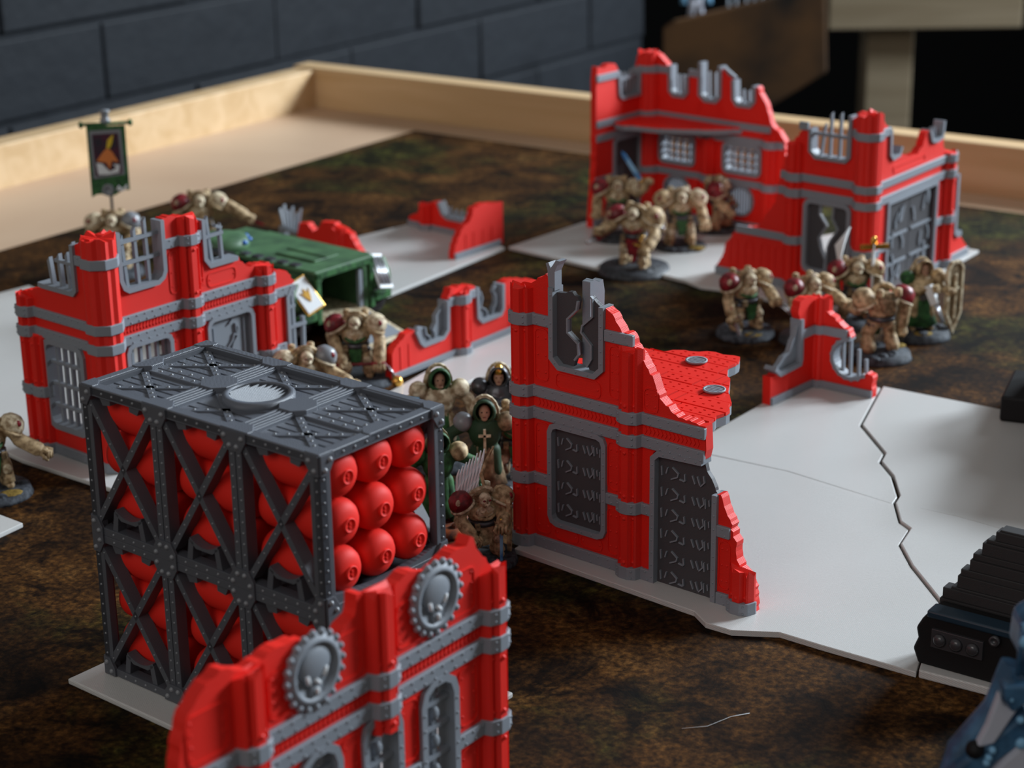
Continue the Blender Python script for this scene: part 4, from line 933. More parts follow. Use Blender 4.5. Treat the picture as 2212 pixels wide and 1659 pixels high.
def tank_mesh():
    m_ = MB(); Lt = 3.28; r_ = .73
    hp = [(0, 0), (.25, .01), (.42, .05), (.56, .13), (.66, .25), (.72, .42), (r_, .55)]
    prof = hp + [(a, Lt - b) for a, b in hp[::-1]]
    m_.lathe(prof, seg=32, X=Matrix.Rotation(PI / 2, 4, 'Y')); tk = m_.build('tank', 'redtank')
    m_ = MB(); m_.lathe([(.21, Lt - .08), (.23, Lt + .06), (.185, Lt + .07), (.18, Lt + .03), (0, Lt + .03)], seg=24, X=Matrix.Rotation(PI / 2, 4, 'Y'))
    cp = m_.build('end_cap', 'redtank', tk)
    m_ = MB(); m_.prism([(.02, .13), (.06, .02), (.0, .02), (.03, -.13), (-.06, .0), (.0, .0), (-.04, .12)], Lt + .01, Lt + .06, plane='yz'); m_.build('bolt_emblem', 'redtank', cp)
    return tk
t0 = tank_mesh(); first = True
rows = ('bottom', 'middle', 'top'); bays = ('far', 'middle', 'open-ended near'); deps = ('outer', 'centre', 'inner')
for tier, tz in ((0, .42), (1, 5.42)):
    for k in range(3):
        for j in range(3):
            for i in range(3):
                T = XF(-13.40, 57.10, tz, -39.2) @ Vector((.08 + RL / 3 * k, 1.16 + 1.48 * j, 1.0 + 1.5 * i))
                o = t0 if first else copy_tree(t0); first = False
                o.location = T * S; o.rotation_euler = (0, 0, R(-39.2))
                tag(o, f"red domed tank, {('lower', 'upper')[tier]} rack, {rows[i]} row, {bays[k]} bay, {deps[j]} column".replace(', inner column', ', column at the back').replace(', outer column', ', column at the dark truss side'), 'tank', 'red tanks in the racks')

# ---------------------------------------------------------------- green carrier
cv = thing('armoured_carrier', 'green boxy armoured carrier with its rear ramp down, beside the barred ruin', 'toy vehicle', (-9.45, 92.6, .2), 50.3)
m_ = MB(); m_.prism([(-.2, .8), (3.7, .8), (3.75, 2.4), (3.5, 3.3), (3.2, 3.45), (.3, 3.45), (0, 3.3), (-.25, 2.4)], 0, 9.6, [[(.1, 1.0), (3.15, 1.0), (3.15, 2.95), (2.9, 3.15), (.35, 3.15), (.1, 2.95)]]); m_.build('hull_shell', 'hull', cv, bevel=.06)
m_ = MB(); m_.box(-.15, 3.65, 4.2, 9.5, .85, 3.3); m_.build('engine_block', 'basedark', cv)
m_ = MB(); m_.prism([(9.5, .8), (9.5, 3.45), (10.6, 2.4), (11.0, 1.4), (10.6, .8)], -.2, 3.7, plane='yz'); m_.build('bow_plate', 'hull', cv, bevel=.05)
m_ = MB(); m_.box(-.35, 3.85, -.05, 9.3, 3.4, 3.62); rf = m_.build('roof_plate', 'hull', cv, bevel=.06)
m_ = MB(); m_.box(.9, 2.6, 1.2, 4.0, 3.6, 3.72); m_.build('roof_hatch', 'hull', cv, bevel=.04)
m_ = MB(); m_.box(1.72, 1.78, 1.2, 4.0, 3.7, 3.78); m_.build('hatch_hinge', 'hull', cv)
m_ = MB(); m_.box(-.3, -.0, -.12, .1, .9, 3.5); m_.box(3.5, 3.8, -.12, .1, .9, 3.5); m_.box(-.3, 3.8, -.12, .1, 3.2, 3.55); m_.build('rear_surround', 'green', cv, bevel=.04)
m_ = MB(); m_.box(.12, 3.13, 0, 4.1, .98, 1.04); m_.build('cabin_floor', 'bonelight', cv)
m_ = MB(); m_.box(2.85, 3.1, .05, .25, 1.05, 3.0); m_.build('door_post', 'grey', cv)
X_ = Matrix.Translation((0, -.02, 1.0)) @ Matrix.Rotation(R(17), 4, 'X')
m_ = MB(X_); m_.box(.05, 3.2, -3.1, 0, -.1, 0.02); rp = m_.build('ramp', 'bonelight', cv, bevel=.04)
m_ = MB(X_); m_.box(.35, 2.9, -2.8, -.3, 0.0, .06); m_.build('ramp_tread', 'grey', rp)
for sx, x0, x1 in ((-1, -1.75, -.25), (1, 3.75, 5.1)):
    m_ = MB(); m_.prism([(.0, 2.6), (.3, 3.2), (8.8, 3.2), (9.8, 2.4), (9.8, 2.2), (8.5, 1.6), (.4, 1.6), (-.1, 2.0)], x0, x1, plane='yz'); m_.build('sponson', 'hull', cv, bevel=.06)
    m_ = MB(); m_.prism([(1.0, .05), (8.8, .05), (9.9, .7), (10.1, 1.5), (9.4, 2.1), (.9, 2.1), (.25, 1.5), (.35, .6)], x0 + .25, x1 - .2, plane='yz'); tr = m_.build('track', 'rubber', cv, bevel=.08)
    for q in range(12):
        m_ = MB(); a_ = (.2 + q * .02, .4 + q * .14) if q < 12 else (0, 0); m_.box(x0 + .22, x1 - .17, .15 + .012 * (q - 6) ** 2, .42 + .012 * (q - 6) ** 2, .3 + q * .14, .37 + q * .14); m_.build('track_link', 'rubber', tr)
    m_ = MB(); m_.box(x0 + .1, x1 - .1, -.15, .15, 1.15, 1.6); m_.build('mud_flap', 'green', cv, bevel=.05)
X_ = Matrix.Translation((-1.0, .05, 2.55)) @ Matrix.Rotation(R(-14), 4, 'Y') @ Matrix.Rotation(R(-35), 4, 'X')
m_ = MB(X_); m_.box(-.62, .62, -.12, .0, -.95, .95); sh = m_.build('badge_plate', 'gold', cv, bevel=.03)
m_ = MB(X_); m_.box(-.52, .52, -.17, -.1, -.85, .85); m_.build('plate_face', 'white', sh)
m_ = MB(X_); m_.prism([(0, .35), (.14, .05), (.3, .25), (.12, -.2), (0, -.4), (-.12, -.2), (-.3, .25), (-.14, .05)], -.22, -.16); m_.build('winged_mark', 'gold', sh)
X_ = Matrix.Translation((4.35, .05, 2.6)) @ Matrix.Rotation(R(12), 4, 'Y') @ Matrix.Rotation(R(-35), 4, 'X')
m_ = MB(X_); m_.box(-.5, .5, -.12, .0, -1.0, .95); sh = m_.build('badge_plate', 'white', cv, bevel=.03)
for q in range(4): m_ = MB(X_); m_.tube([(-.35 + q * .22, -.16, -.8), (-.3 + q * .22, -.16, .75)], .07, 6); m_.build('plate_rib', 'silver', sh)
cu = MB(); cu.lathe([(1.5, 3.6), (1.5, 3.9), (1.35, 4.15), (.9, 4.3), (0, 4.32)], (.2, 7.3, 0), 24); cu_ = cu.build('cupola', 'hull', cv)
for t in (-75, -45, -15, 15): m_ = MB(); m_.ball((.2 + 1.42 * math.cos(R(t)), 7.3 + 1.42 * math.sin(R(t)), 3.98), (.2, .2, .13), 8, 5); m_.build('vision_block', 'bluelens', cu_)
for x_ in (-1.2, -.9): m_ = MB(); m_.tube([(x_, 7.0, 3.8), (x_ - .5, 4.6, 3.95)], .14, 8); m_.build('gun_barrel', 'gun', cv)
m_ = MB(); m_.box(-1.5, -.6, 6.6, 8.2, 3.6, 4.1); m_.build('gun_mount', 'gun', cv, bevel=.05)
m_ = MB(); m_.tube([(-1.4, 8.8, 3.3), (-1.4, 8.8, 5.2)], .035, 6); m_.build('aerial', 'hull', cv)
for q in range(5): m_ = MB(); m_.box(-.2 + q * .0, .2, 1.4 + q * .9, 1.9 + q * .9, 3.6, 3.72); m_.build('roof_clamp', 'gun', cv)

# ---------------------------------------------------------------- miniatures
def cap(m_, a, b, r1, r2):
    a, b = Vector(a), Vector(b); m_.tube([a, b], [r1, r2], 10); m_.ball(a, r1, 10, 6); m_.ball(b, r2, 10, 6)
def soft(m_, name, mat, parent, vox=.07, it=2):
    o = m_.build(name, mat, parent)
    rm = o.modifiers.new('remesh', 'REMESH'); rm.mode = 'VOXEL'; rm.voxel_size = vox * S; rm.use_smooth_shade = True
    if it:
        sm = o.modifiers.new('smooth', 'SMOOTH'); sm.iterations = it; sm.factor = .5
    return o
def hand(parent, p, d, mat, s_=1.0):
    """clenched armoured hand: palm, four curled fingers of unequal length, thumb"""
    p = Vector(p); d = Vector(d).normalized(); a = Vector((0, 0, 1)) if abs(d.z) < .8 else Vector((0, -1, 0))
    u = d.cross(a).normalized(); v = u.cross(d)
    m_ = MB(); m_.ball(p, (.2 * s_, .2 * s_, .2 * s_), 10, 6)
    for k in range(4):
        o_ = p + u * (.12 * s_ * (k - 1.5)); l = (.20, .24, .22, .17)[k] * s_
        m_.tube([o_ + v * .1 * s_, o_ + d * l + v * .14 * s_, o_ + d * (l + .08 * s_) - v * .04 * s_, o_ + d * l * .6 - v * .15 * s_], .062 * s_, 6)
    m_.tube([p + u * .2 * s_, p + u * .26 * s_ + d * .16 * s_ - v * .05 * s_, p + u * .12 * s_ + d * .26 * s_ - v * .16 * s_], .065 * s_, 6)
    return m_.build('hand', mat, parent)
def mini_base(root, r_, mat='base', flock=None, h=.36, seed=0):
    rnd = random.Random(seed)
    m_ = MB(); m_.lathe([(r_, 0), (r_ * .98, .1), (r_ * .93, h), (0, h)], seg=36); b_ = m_.build('base', mat, root)
    for k in range(7):
        a_ = rnd.uniform(0, 6.28); q = rnd.uniform(.35, .8) * r_
        m_ = MB(); m_.ball((q * math.cos(a_), q * math.sin(a_), h), (rnd.uniform(.2, .42) * r_ * .6, rnd.uniform(.2, .4) * r_ * .6, rnd.uniform(.06, .16)), 7, 4, smooth=False); m_.build('rock', mat, b_)
    if flock:
        m_ = MB(); m_.ball((flock[0] * r_, flock[1] * r_, h), (.34 * r_, .26 * r_, .09), 9, 5); m_.build('flock_patch', 'moss', b_)
    return b_
def mini(label, x, y, yaw, z=0.2, sc_=.86, base_r=1.5, kind='heavy', L_=((1.3, -.1, 2.2), (1.35, -.7, 1.7)), R_=((-1.3, -.1, 2.2), (-1.35, -.7, 1.7)), pad=('crimson', 'bonelight'),
         body='bone', cloth='green', head='bonelight', base='base', flock=None, lean=0.0, stride=0.0, held=(), hood='bone', hmat=None, tilt=0, plinth=0.0, group='armoured miniatures'):
    root = thing('miniature_soldier', label, 'miniature', (x, y, z), yaw, group)
    root.scale = (sc_,) * 3
    mini_base(root, base_r / sc_, base, flock, seed=int(abs(x * 31 + y * 17)))
    g = .36 + plinth
    if plinth: m_ = MB(); m_.ball((0, 0, .36), (base_r * .7, base_r * .6, plinth), 10, 5, smooth=False); m_.build('rock', base, root)
    if kind == 'heavy':
        ly = lean
        m_ = MB()
        for s_ in (-1, 1):
            st = stride * s_
            hip, knee, ank, toe = (s_ * .42, ly * .3, g + 1.55), (s_ * .62, -.22 - st, g + .95), (s_ * .66, .1 - st * 1.6, g + .28), (s_ * .72, -.4 - st * 1.6, g + .14)
            cap(m_, hip, knee, .38, .33); cap(m_, knee, ank, .30, .38); cap(m_, ank, toe, .26, .2); m_.ball(knee, (.3, .34, .3), 10, 6)
        m_.ball((0, ly * .3, g + 1.7), (.66, .46, .42), 12, 7); m_.ball((0, ly * .7 + .05, g + 2.3), (.80, .56, .62), 14, 8); m_.ball((0, ly + .32, g + 2.78), (1.0, .5, .5), 14, 8)
        cap(m_, (0, ly - .1, g + 2.75), (0, ly - .4, g + 2.85), .3, .24)
        for (el, ha), s_ in ((L_, 1), (R_, -1)):
            sh_ = Vector((s_ * 1.0, ly + .1, g + 2.85)); el = Vector(el) + Vector((0, 0, g)); ha = Vector(ha) + Vector((0, 0, g))
            cap(m_, sh_, el, .36, .30); cap(m_, el, ha, .34, .36)
        soft(m_, 'body', body, root)
        for (el, ha), s_, pm in ((L_, 1, pad[0]), (R_, -1, pad[1])):
            d_ = Vector(ha) - Vector(el); hand(root, Vector(ha) + Vector((0, 0, g)) + d_.normalized() * .3, d_, body, 1.35)
            m_ = MB(); X_ = Matrix.Rotation(R(s_ * 28), 4, 'Y'); m_.lathe([(.0, .52), (.3, .48), (.52, .30), (.62, .0), (.60, -.30), (.52, -.32), (.5, 0), (0, .3)], (s_ * 1.12, ly + .1, g + 2.95), 18, X_)
            pd = m_.build('shoulder_pad', pm, root)
            m_ = MB(); m_.lathe([(.60, -.36), (.68, -.34), (.68, -.24), (.62, -.22)], (s_ * 1.12, ly + .1, g + 2.95), 18, X_); m_.build('pad_rim', 'bonelight' if pm != 'bonelight' else 'bone', pd)
            m_ = MB(); m_.ball((s_ * 1.34, ly - .34, g + 3.05), (.17, .12, .2), 8, 5); m_.build('pad_badge', 'bonelight' if pm == 'crimson' else 'crimson', pd)
        # high collar hood behind the head
        m_ = MB(); pts = [(.68 * math.cos(R(t)), ly + .18 - .25 * math.sin(R(t)), g + 2.95 + .62 * math.sin(R(t))) for t in range(-10, 191, 20)]; m_.tube(pts, .14, 8); soft(m_, 'collar', hood, root, .05, 1)
        hc = Vector((0, ly - .42, g + 3.1))
        m_ = MB(); m_.ball(hc, (.33, .36, .38), 14, 9); m_.ball(hc + Vector((0, -.24, -.18)), (.18, .2, .16), 8, 6); hd = soft(m_, 'helmet', hmat or head, root, .04, 1)
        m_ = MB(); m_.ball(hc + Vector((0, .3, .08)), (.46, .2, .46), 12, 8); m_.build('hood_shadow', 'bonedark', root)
        m_ = MB(); m_.ball(hc + Vector((-.14, -.33, .05)), (.09, .06, .05), 6, 4); m_.ball(hc + Vector((.14, -.33, .05)), (.09, .06, .05), 6, 4); m_.build('eye_lenses', 'crimson', hd)
        m_ = MB(); m_.tube([hc + Vector((0, -.3, .12)), hc + Vector((0, -.4, -.08))], .045, 6); m_.box(hc.x - .1, hc.x + .1, hc.y - .42, hc.y - .3, hc.z - .22, hc.z - .17); m_.build('muzzle_grille', 'bonedark', hd)
        for s_ in (-1, 1):
            m_ = MB(); m_.ball((s_ * .62, -.5 - stride * s_, g + 1.0), (.24, .12, .26), 10, 6); m_.build('knee_plate', 'bonelight', root)
            m_ = MB(); m_.tube([(s_ * .64, -.28 - stride * s_ * 1.3, g + .75), (s_ * .67, -.32 - stride * s_ * 1.6, g + .3)], [.22, .3], 10); m_.build('shin_plate', body, root)
        m_ = MB(); m_.ball((0, ly * .7 - .42, g + 2.45), (.5, .18, .34), 12, 7); cp_ = m_.build('chest_plate', 'bonelight', root)
        m_ = MB(); m_.prism([(-.3, g + 2.5), (-.08, g + 2.42), (0, g + 2.6), (.08, g + 2.42), (.3, g + 2.5), (.06, g + 2.28), (0, g + 2.1), (-.06, g + 2.28)], ly * .7 - .66, ly * .7 - .58); m_.build('winged_mark', 'bone', cp_)
        m_ = MB(); m_.prism([(-.42, g + 1.95), (.42, g + 1.95), (.36, g + 1.6), (.24, g + .75), (-.2, g + .7), (-.36, g + 1.6)], ly * .3 - .62, ly * .3 - .54); m_.build('loincloth', cloth, root)
        m_ = MB(); m_.lathe([(.70, 0), (.74, .05), (.74, .2), (.68, .25)], (0, ly * .3 - .02, g + 1.72), 18); m_.build('belt', 'gun', root)
        for px_ in (-.5, .52): m_ = MB(); m_.box(px_ - .13, px_ + .13, ly * .3 - .78, ly * .3 - .58, g + 1.6, g + 1.95); m_.build('pouch', 'bonedark', root, bevel=.03)
        for s_ in (-1, 1): m_ = MB(); m_.ball((s_ * .46, -.04, g + 1.52), (.37, .40, .3), 10, 6); m_.build('hip_joint', 'gun', root)
        m_ = MB(); m_.tube([(.55 * math.cos(R(t)), ly * .6 - .1 - .5 * math.sin(R(t)), g + 2.35 - .25 * math.sin(R(t))) for t in range(0, 181, 20)], .09, 8); m_.build('chest_cord', cloth, root)
        m_ = MB(); m_.ball((0, ly + .65, g + 2.9), (.62, .38, .45), 10, 6); m_.box(-.35, .35, ly + .6, ly + 1.0, g + 2.3, g + 2.9); soft(m_, 'power_pack', 'bonedark', root, .07, 1)
        for sx in (-1, 1): m_ = MB(); m_.lathe([(.16, 0), (.2, .1), (.2, .4), (.14, .45), (0, .45)], (sx * .5, ly + .75, g + 3.1), 10); m_.build('vent_stack', hood, root)
    else:
        m_ = MB()
        for s_ in (-1, 1): cap(m_, (s_ * .28, .05, g + 1.5), (s_ * .38, -.1, g + .8), .3, .24); cap(m_, (s_ * .38, -.1, g + .8), (s_ * .42, .1, g + .15), .22, .2); cap(m_, (s_ * .42, .1, g + .13), (s_ * .46, -.25, g + .1), .17, .13)
        m_.ball((0, .05, g + 1.6), (.48, .36, .35), 12, 7); m_.ball((0, 0, g + 2.2), (.6, .45, .6), 12, 8); cap(m_, (0, 0, g + 2.6), (0, -.05, g + 2.95), .2, .18)
        for (el, ha), s_ in ((L_, 1), (R_, -1)):
            sh_ = Vector((s_ * .66, .05, g + 2.5)); el = Vector(el) + Vector((0, 0, g)); ha = Vector(ha) + Vector((0, 0, g)); cap(m_, sh_, el, .25, .2); cap(m_, el, ha, .22, .17)
        soft(m_, 'body', body, root, .06)
        for (el, ha), s_, pm in ((L_, 1, pad[0]), (R_, -1, pad[1])):
            d_ = Vector(ha) - Vector(el); hand(root, Vector(ha) + Vector((0, 0, g)) + d_.normalized() * .15, d_, body, .95)
            m_ = MB(); m_.ball((s_ * .78, .05, g + 2.6), (.36, .42, .36), 12, 8); pd = m_.build('shoulder_pad', pm, root)
        m_ = MB(); n = 20; vs = []
        for k, (rr, zz) in enumerate(((.42, 1.9), (.5, 1.4), (.62, .8), (.78, .25))):
            for i in range(n): t = 2 * PI * i / n; w2 = 1 + .07 * math.sin(5 * t + k); vs.append((rr * w2 * math.cos(t), rr * .8 * w2 * math.sin(t) + .08, g + zz))
        m_.add(vs, [(a * n + i, a * n + (i + 1) % n, (a + 1) * n + (i + 1) % n, (a + 1) * n + i) for a in range(3) for i in range(n)], True); o = m_.build('robe', cloth, root); sl = o.modifiers.new('thick', 'SOLIDIFY'); sl.thickness = .04 * S
        hc = Vector((0, -.1, g + 3.02))
        m_ = MB(); m_.ball(hc, (.22, .25, .28), 12, 8); m_.ball(hc + Vector((0, -.22, -.04)), (.05, .07, .07), 6, 4); m_.ball(hc + Vector((0, -.17, -.2)), (.13, .1, .1), 8, 5); hd = soft(m_, 'head', 'skin', root, .035, 1)
        m_ = MB(); m_.ball(hc + Vector((-.09, -.22, .05)), .03, 6, 4); m_.ball(hc + Vector((.09, -.22, .05)), .03, 6, 4); m_.build('eyes', 'black', hd)
        m_ = MB(); m_.tube([hc + Vector((-.06, -.25, -.13)), hc + Vector((.06, -.25, -.13))], .018, 5); m_.build('mouth', 'crimson', hd)
        m_ = MB(); n = 14; vs = []
        for k in range(5):
            t = k / 4; rr = (.36, .42, .42, .34, .12)[k]; yy = hc.y - .22 + t * .62
            for i in range(n): a_ = 2 * PI * i / n; vs.append((rr * math.cos(a_), yy + (.06 if math.sin(a_) < 0 else -.08) * (k == 0), hc.z + .08 + rr * 1.15 * math.sin(a_) - (.06 * k)))
        m_.add(vs, [(a * n + i, a * n + (i + 1) % n, (a + 1) * n + (i + 1) % n, (a + 1) * n + i) for a in range(4) for i in range(n)] + [tuple(4 * n + i for i in range(n))], True); o = m_.build('hood', hood, root); sl = o.modifiers.new('thick', 'SOLIDIFY'); sl.thickness = .05 * S
        m_ = MB(); m_.box(-.5, .5, .35, .8, g + 2.0, g + 2.8); m_.ball((0, .6, g + 2.9), (.5, .3, .25), 8, 5); soft(m_, 'power_pack', 'bonedark' if body != 'gun' else 'gun', root, .06, 1)
        m_ = MB(); pts = [(.5 * math.cos(R(t)), .28, g + 2.75 + .75 * math.sin(R(t))) for t in range(0, 181, 20)]; m_.ribbon([(p[0], p[2]) for p in pts], .1, .2, .34); m_.build('pack_arch', 'bonelight', root)
    for h_ in held: h_(root, g)
    return root
def claws(ha, d=(0, -1, -.3), n=4, mat='silver', ln=1.0):
    def f(root, g):
        p = Vector(ha) + Vector((0, 0, g)); dd = Vector(d).normalized(); u = dd.cross(Vector((0, 0, 1))).normalized()
        for k in range(n):
            a_ = p + u * (.16 * (k - (n - 1) / 2)) + dd * .35; m_ = MB(); m_.tube([a_, a_ + dd * ln * .6, a_ + dd * ln - Vector((0, 0, .08))], [.06, .055, .01], 6); m_.build('claw_blade', mat, root)
    return f
def sword(p0, p1, mat='silver', hilt='gold', wd=.14):
    def f(root, g):
        a, b = Vector(p0) + Vector((0, 0, g)), Vector(p1) + Vector((0, 0, g)); d_ = (b - a).normalized(); u = d_.cross(Vector((0, 1, 0)));
        u = u.normalized() if u.length > .1 else Vector((1, 0, 0)); v = d_.cross(u)
        m_ = MB(); q = b - d_ * .3
        vs = []
        for c_, w_ in ((a, wd), (q, wd * .85)): vs += [c_ + u * w_, c_ + v * .045, c_ - u * w_, c_ - v * .045]
        vs.append(b); m_.add(vs, [(0, 1, 2, 3)] + [(k, (k + 1) % 4, 4 + (k + 1) % 4, 4 + k) for k in range(4)] + [(4 + k, 4 + (k + 1) % 4, 8) for k in range(4)]); sw = m_.build('sword_blade', mat, root)
        m_ = MB(); m_.tube([a - u * .35, a + u * .35], .07, 6); m_.tube([a, a - d_ * .55], .075, 8); m_.ball(a - d_ * .6, .11, 8, 5); m_.build('sword_hilt', hilt, root)
    return f
def gun(p, d, mat='crimson', ln=1.1):
    def f(root, g):
        a = Vector(p) + Vector((0, 0, g)); d_ = Vector(d).normalized(); z_ = Vector((0, 0, 1)); u = d_.cross(z_).normalized(); v = u.cross(d_)
        X_ = Matrix((u, d_, v)).transposed().to_4x4(); X_.translation = a
        m_ = MB(X_); m_.box(-.18, .18, -.5, .45, -.16, .22); gb = m_.build('gun_body', mat, root, bevel=.03)
        for sx in (-.1, .1): m_ = MB(X_); m_.tube([(sx, .4, .06), (sx, ln, .06)], .07, 8); m_.build('barrel', 'silver', gb)
        m_ = MB(X_); m_.box(-.12, .12, -.15, .12, -.55, -.1); m_.build('magazine', 'gun', gb)
    return f
def plate(p, d, r_, mat, h_=1.6, rim='bonelight'):
    def f(root, g):
        a = Vector(p) + Vector((0, 0, g)); X_ = Matrix.Translation(a) @ Vector(d).to_track_quat('-Y', 'Z').to_matrix().to_4x4()
        out = [(-r_, h_ * .5), (-r_ * .5, h_ * .62), (r_ * .5, h_ * .62), (r_, h_ * .5), (r_ * .95, -h_ * .35), (0, -h_ * .7), (-r_ * .95, -h_ * .35)]
        m_ = MB(X_); m_.prism(out, -.06, .06); sh_ = m_.build('shield', mat, root, bevel=.03); m_ = MB(X_); m_.ribbon(out, .12, -.12, .08, True); m_.build('shield_rim', rim, sh_)
        m_ = MB(X_); m_.ribbon([(0, h_ * .4), (0, -h_ * .45)], .12, -.14, -.05); m_.ribbon([(-r_ * .5, h_ * .12), (r_ * .5, h_ * .12)], .12, -.14, -.05); m_.build('shield_cross', rim, sh_)
    return f
def wing(sx=1, mat='white', rim='gold'):
    """raised wing of overlapping curved feathers"""
    def f(root, g):
        for row, (n, z0, z1, yy) in enumerate(((8, 2.5, 5.35, .62), (7, 2.4, 4.6, .52), (6, 2.3, 3.9, .42))):
            for k in range(n):
                t = k / (n - 1); x0 = -.95 + .15 * k; x1 = -1.05 + .19 * k; zt = z1 - .9 * (1 - t) ** 1.3
                m_ = MB(); m_.tube([(x0, yy, g + z0), (x0 - .16, yy, g + z0 + (zt - z0) * .45), (x1 - .02, yy, g + z0 + (zt - z0) * .8), (x1 + .1, yy, g + zt)], [.06, .075, .07, .03], 6); m_.build('feather', mat, root)
        m_ = MB(); m_.tube([(.2, .45, g + 2.4), (.3, .45, g + 3.3), (.12, .45, g + 4.1), (.5, .5, g + 4.9), (.85, .55, g + 5.45)], [.1, .1, .09, .07, .04], 8); m_.build('wing_bone', 'bone', root)
    return f
def banner(root, g):
    before = set(bpy.data.objects)
    m_ = MB(); m_.tube([(0, .6, g), (0, .6, 9.15)], .09, 8); m_.build('banner_pole', 'gun', root)
    m_ = MB(); m_.lathe([(.25, 8.6), (.32, 8.75), (.22, 8.85), (.22, 9.15), (.3, 9.2), (.3, 9.3), (0, 9.32)], (0, .6, 0), 12); m_.build('pole_finial', 'steelrivet', root)
    m_ = MB(); m_.tube([(-1.3, .45, 8.55), (1.35, .45, 8.62)], .09, 8); m_.ball((-1.35, .45, 8.55), (.14, .14, .2)); m_.ball((1.4, .45, 8.62), (.14, .14, .2)); m_.build('cross_bar', 'green', root)
    def sheet(x0, x1, z0, z1, mat, y, nm, par, pts=None):
        m_ = MB()
        if pts: m_.prism(pts, y - .03, y + .03)
        else:
            vs = []; nx = 8
            for i in range(nx + 1):
                t = i / nx; x_ = x0 + (x1 - x0) * t; yy = y + .06 * math.sin(t * 7)
                for z_ in (z0 + .12 * math.sin(t * 9) + .3 * t, z1): vs += [(x_, yy - .04, z_), (x_, yy + .04, z_)]
            fs = []
            for i in range(nx):
                a = 4 * i; b = a + 4; fs += [(a, b, b + 2, a + 2), (a + 1, a + 3, b + 3, b + 1), (a, a + 1, b + 1, b), (a + 2, b + 2, b + 3, a + 3)]
            fs += [(0, 2, 3, 1), (4 * nx, 4 * nx + 1, 4 * nx + 3, 4 * nx + 2)]; m_.add(vs, fs)
        return m_.build(nm, mat, par)
    b_ = sheet(-1.05, 1.1, 4.55, 8.5, 'green', .35, 'banner_cloth', root)
    sheet(0, 0, 0, 0, 'steelrivet', .25, 'painted_border', b_, [(-.85, 5.6), (.9, 5.8), (.85, 8.3), (-.9, 8.25)])
    sheet(0, 0, 0, 0, 'plum', .2, 'painted_field', b_, [(-.72, 5.75), (.75, 5.9), (.7, 8.1), (-.75, 8.05)])
    sheet(0, 0, 0, 0, 'orange', .16, 'painted_figure', b_, [(-.6, 6.6), (-.2, 7.1), (.05, 7.3), (.3, 7.1), (.62, 6.5), (.25, 6.6), (.1, 6.1), (-.05, 6.5)])
    sheet(0, 0, 0, 0, 'yellow', .15, 'painted_flame', b_, [(.0, 7.3), (.1, 7.75), (.45, 8.05), (.35, 7.6), (.2, 7.3)])
    sheet(0, 0, 0, 0, 'white', .14, 'painted_scroll', b_, [(-.62, 6.5), (-.3, 6.45), (-.1, 6.2), (.1, 6.0), (.5, 6.2), (.3, 6.4), (.65, 6.35), (.6, 5.95), (0, 5.85), (-.55, 5.85)])
    m_ = MB(); m_.lathe([(.34, 0), (.34, .06), (.2, .06), (.2, .03), (0, .03)], (0, 0, 0), 16, Matrix.Translation((-.1, .26, 4.95)) @ Matrix.Rotation(PI / 2, 4, 'X')); m_.build('painted_roundel', 'steelrivet', b_)
    sheet(0, 0, 0, 0, 'white', .2, 'painted_scroll', b_, [(.35, 4.95), (.5, 5.2), (.7, 5.0), (.95, 5.25), (.98, 5.05), (.7, 4.85), (.5, 4.95)])
    for me in {o.data for o in set(bpy.data.objects) - before}:
        for v in me.vertices:
            if v.co.z > 4.0 * S: v.co.z = (v.co.z - 4.5 * S) * 1.1 + 4.7 * S; v.co.x *= 1.06

A = mini
A('bone armoured figure carrying the tall painted green banner, behind the barred window', -22.1, 105.2, 5, sc_=.92, cloth='green', L_=((1.35, .2, 2.2), (.95, -.5, 1.75)), R_=((-1.35, 0, 2.2), (-1.2, -.75, 1.75)), pad=('steelrivet', 'bonelight'), held=[banner, gun((-1.1, -.8, 1.5), (-.2, -1, -.1))], base_r=1.6)
A('bone armoured figure pointing a red blade sideways, beyond the barred ruin top', -17.8, 109.0, 10, sc_=.95, cloth='bone', L_=((1.7, -.1, 2.7), (2.6, -.3, 2.1)), R_=((-1.35, -.1, 2.2), (-1.1, -.7, 1.75)), pad=('bonelight', 'crimson'), held=[sword((3.0, -.35, 1.75), (3.9, -.4, 1.35), 'crimson', 'bone', .1), gun((-1.05, -.8, 1.5), (-.1, -1, -.1), 'crimson')], base_r=1.6)
A('bone armoured figure with green chest cord, nearest the lid of the upper rack', -9.1, 81.3, 20, L_=((1.35, -.2, 2.1), (1.9, -1.0, 1.8)), R_=((-1.35, 0, 2.2), (-1.3, -.7, 1.7)), pad=('steelrivet', 'bonelight'), held=[gun((1.6, -1.0, 1.4), (.2, -1, 0))], base_r=1.6)
A('bone armoured figure gripping a red shafted flail, in front of the lowered ramp', -7.25, 86.3, 0, L_=((1.3, -.1, 2.1), (1.3, -.8, 1.2)), R_=((-1.3, 0, 2.3), (-.7, -1.0, 1.2)), pad=('bonelight', 'crimson'), base_r=1.7,
  held=[lambda root, g: (lambda m_: m_.tube([(-1.0, -1.2, g + 1.0), (1.6, -1.1, g + 1.05), (1.8, -1.1, g + .6)], .09, 8).build('flail_shaft', 'crimson', root))(MB()),
        lambda root, g: (lambda m_: m_.tube([(1.75, -1.1, g + .9), (2.15, -1.3, g + .4)], .06, 6).build('flail_chain', 'silver', root))(MB()),
        lambda root, g: (lambda m_: m_.ball((2.25, -1.4, g + .1), .33, 12, 8).build('flail_head', 'gold', root))(MB())])
A('bone armoured figure cut by the frame edge, alone on the dark mat', -21.0, 73.0, 25, L_=((1.35, -.1, 2.2), (2.1, -.5, 1.75)), pad=('bonelight', 'crimson'), flock=(.3, -.6), base_r=1.55)
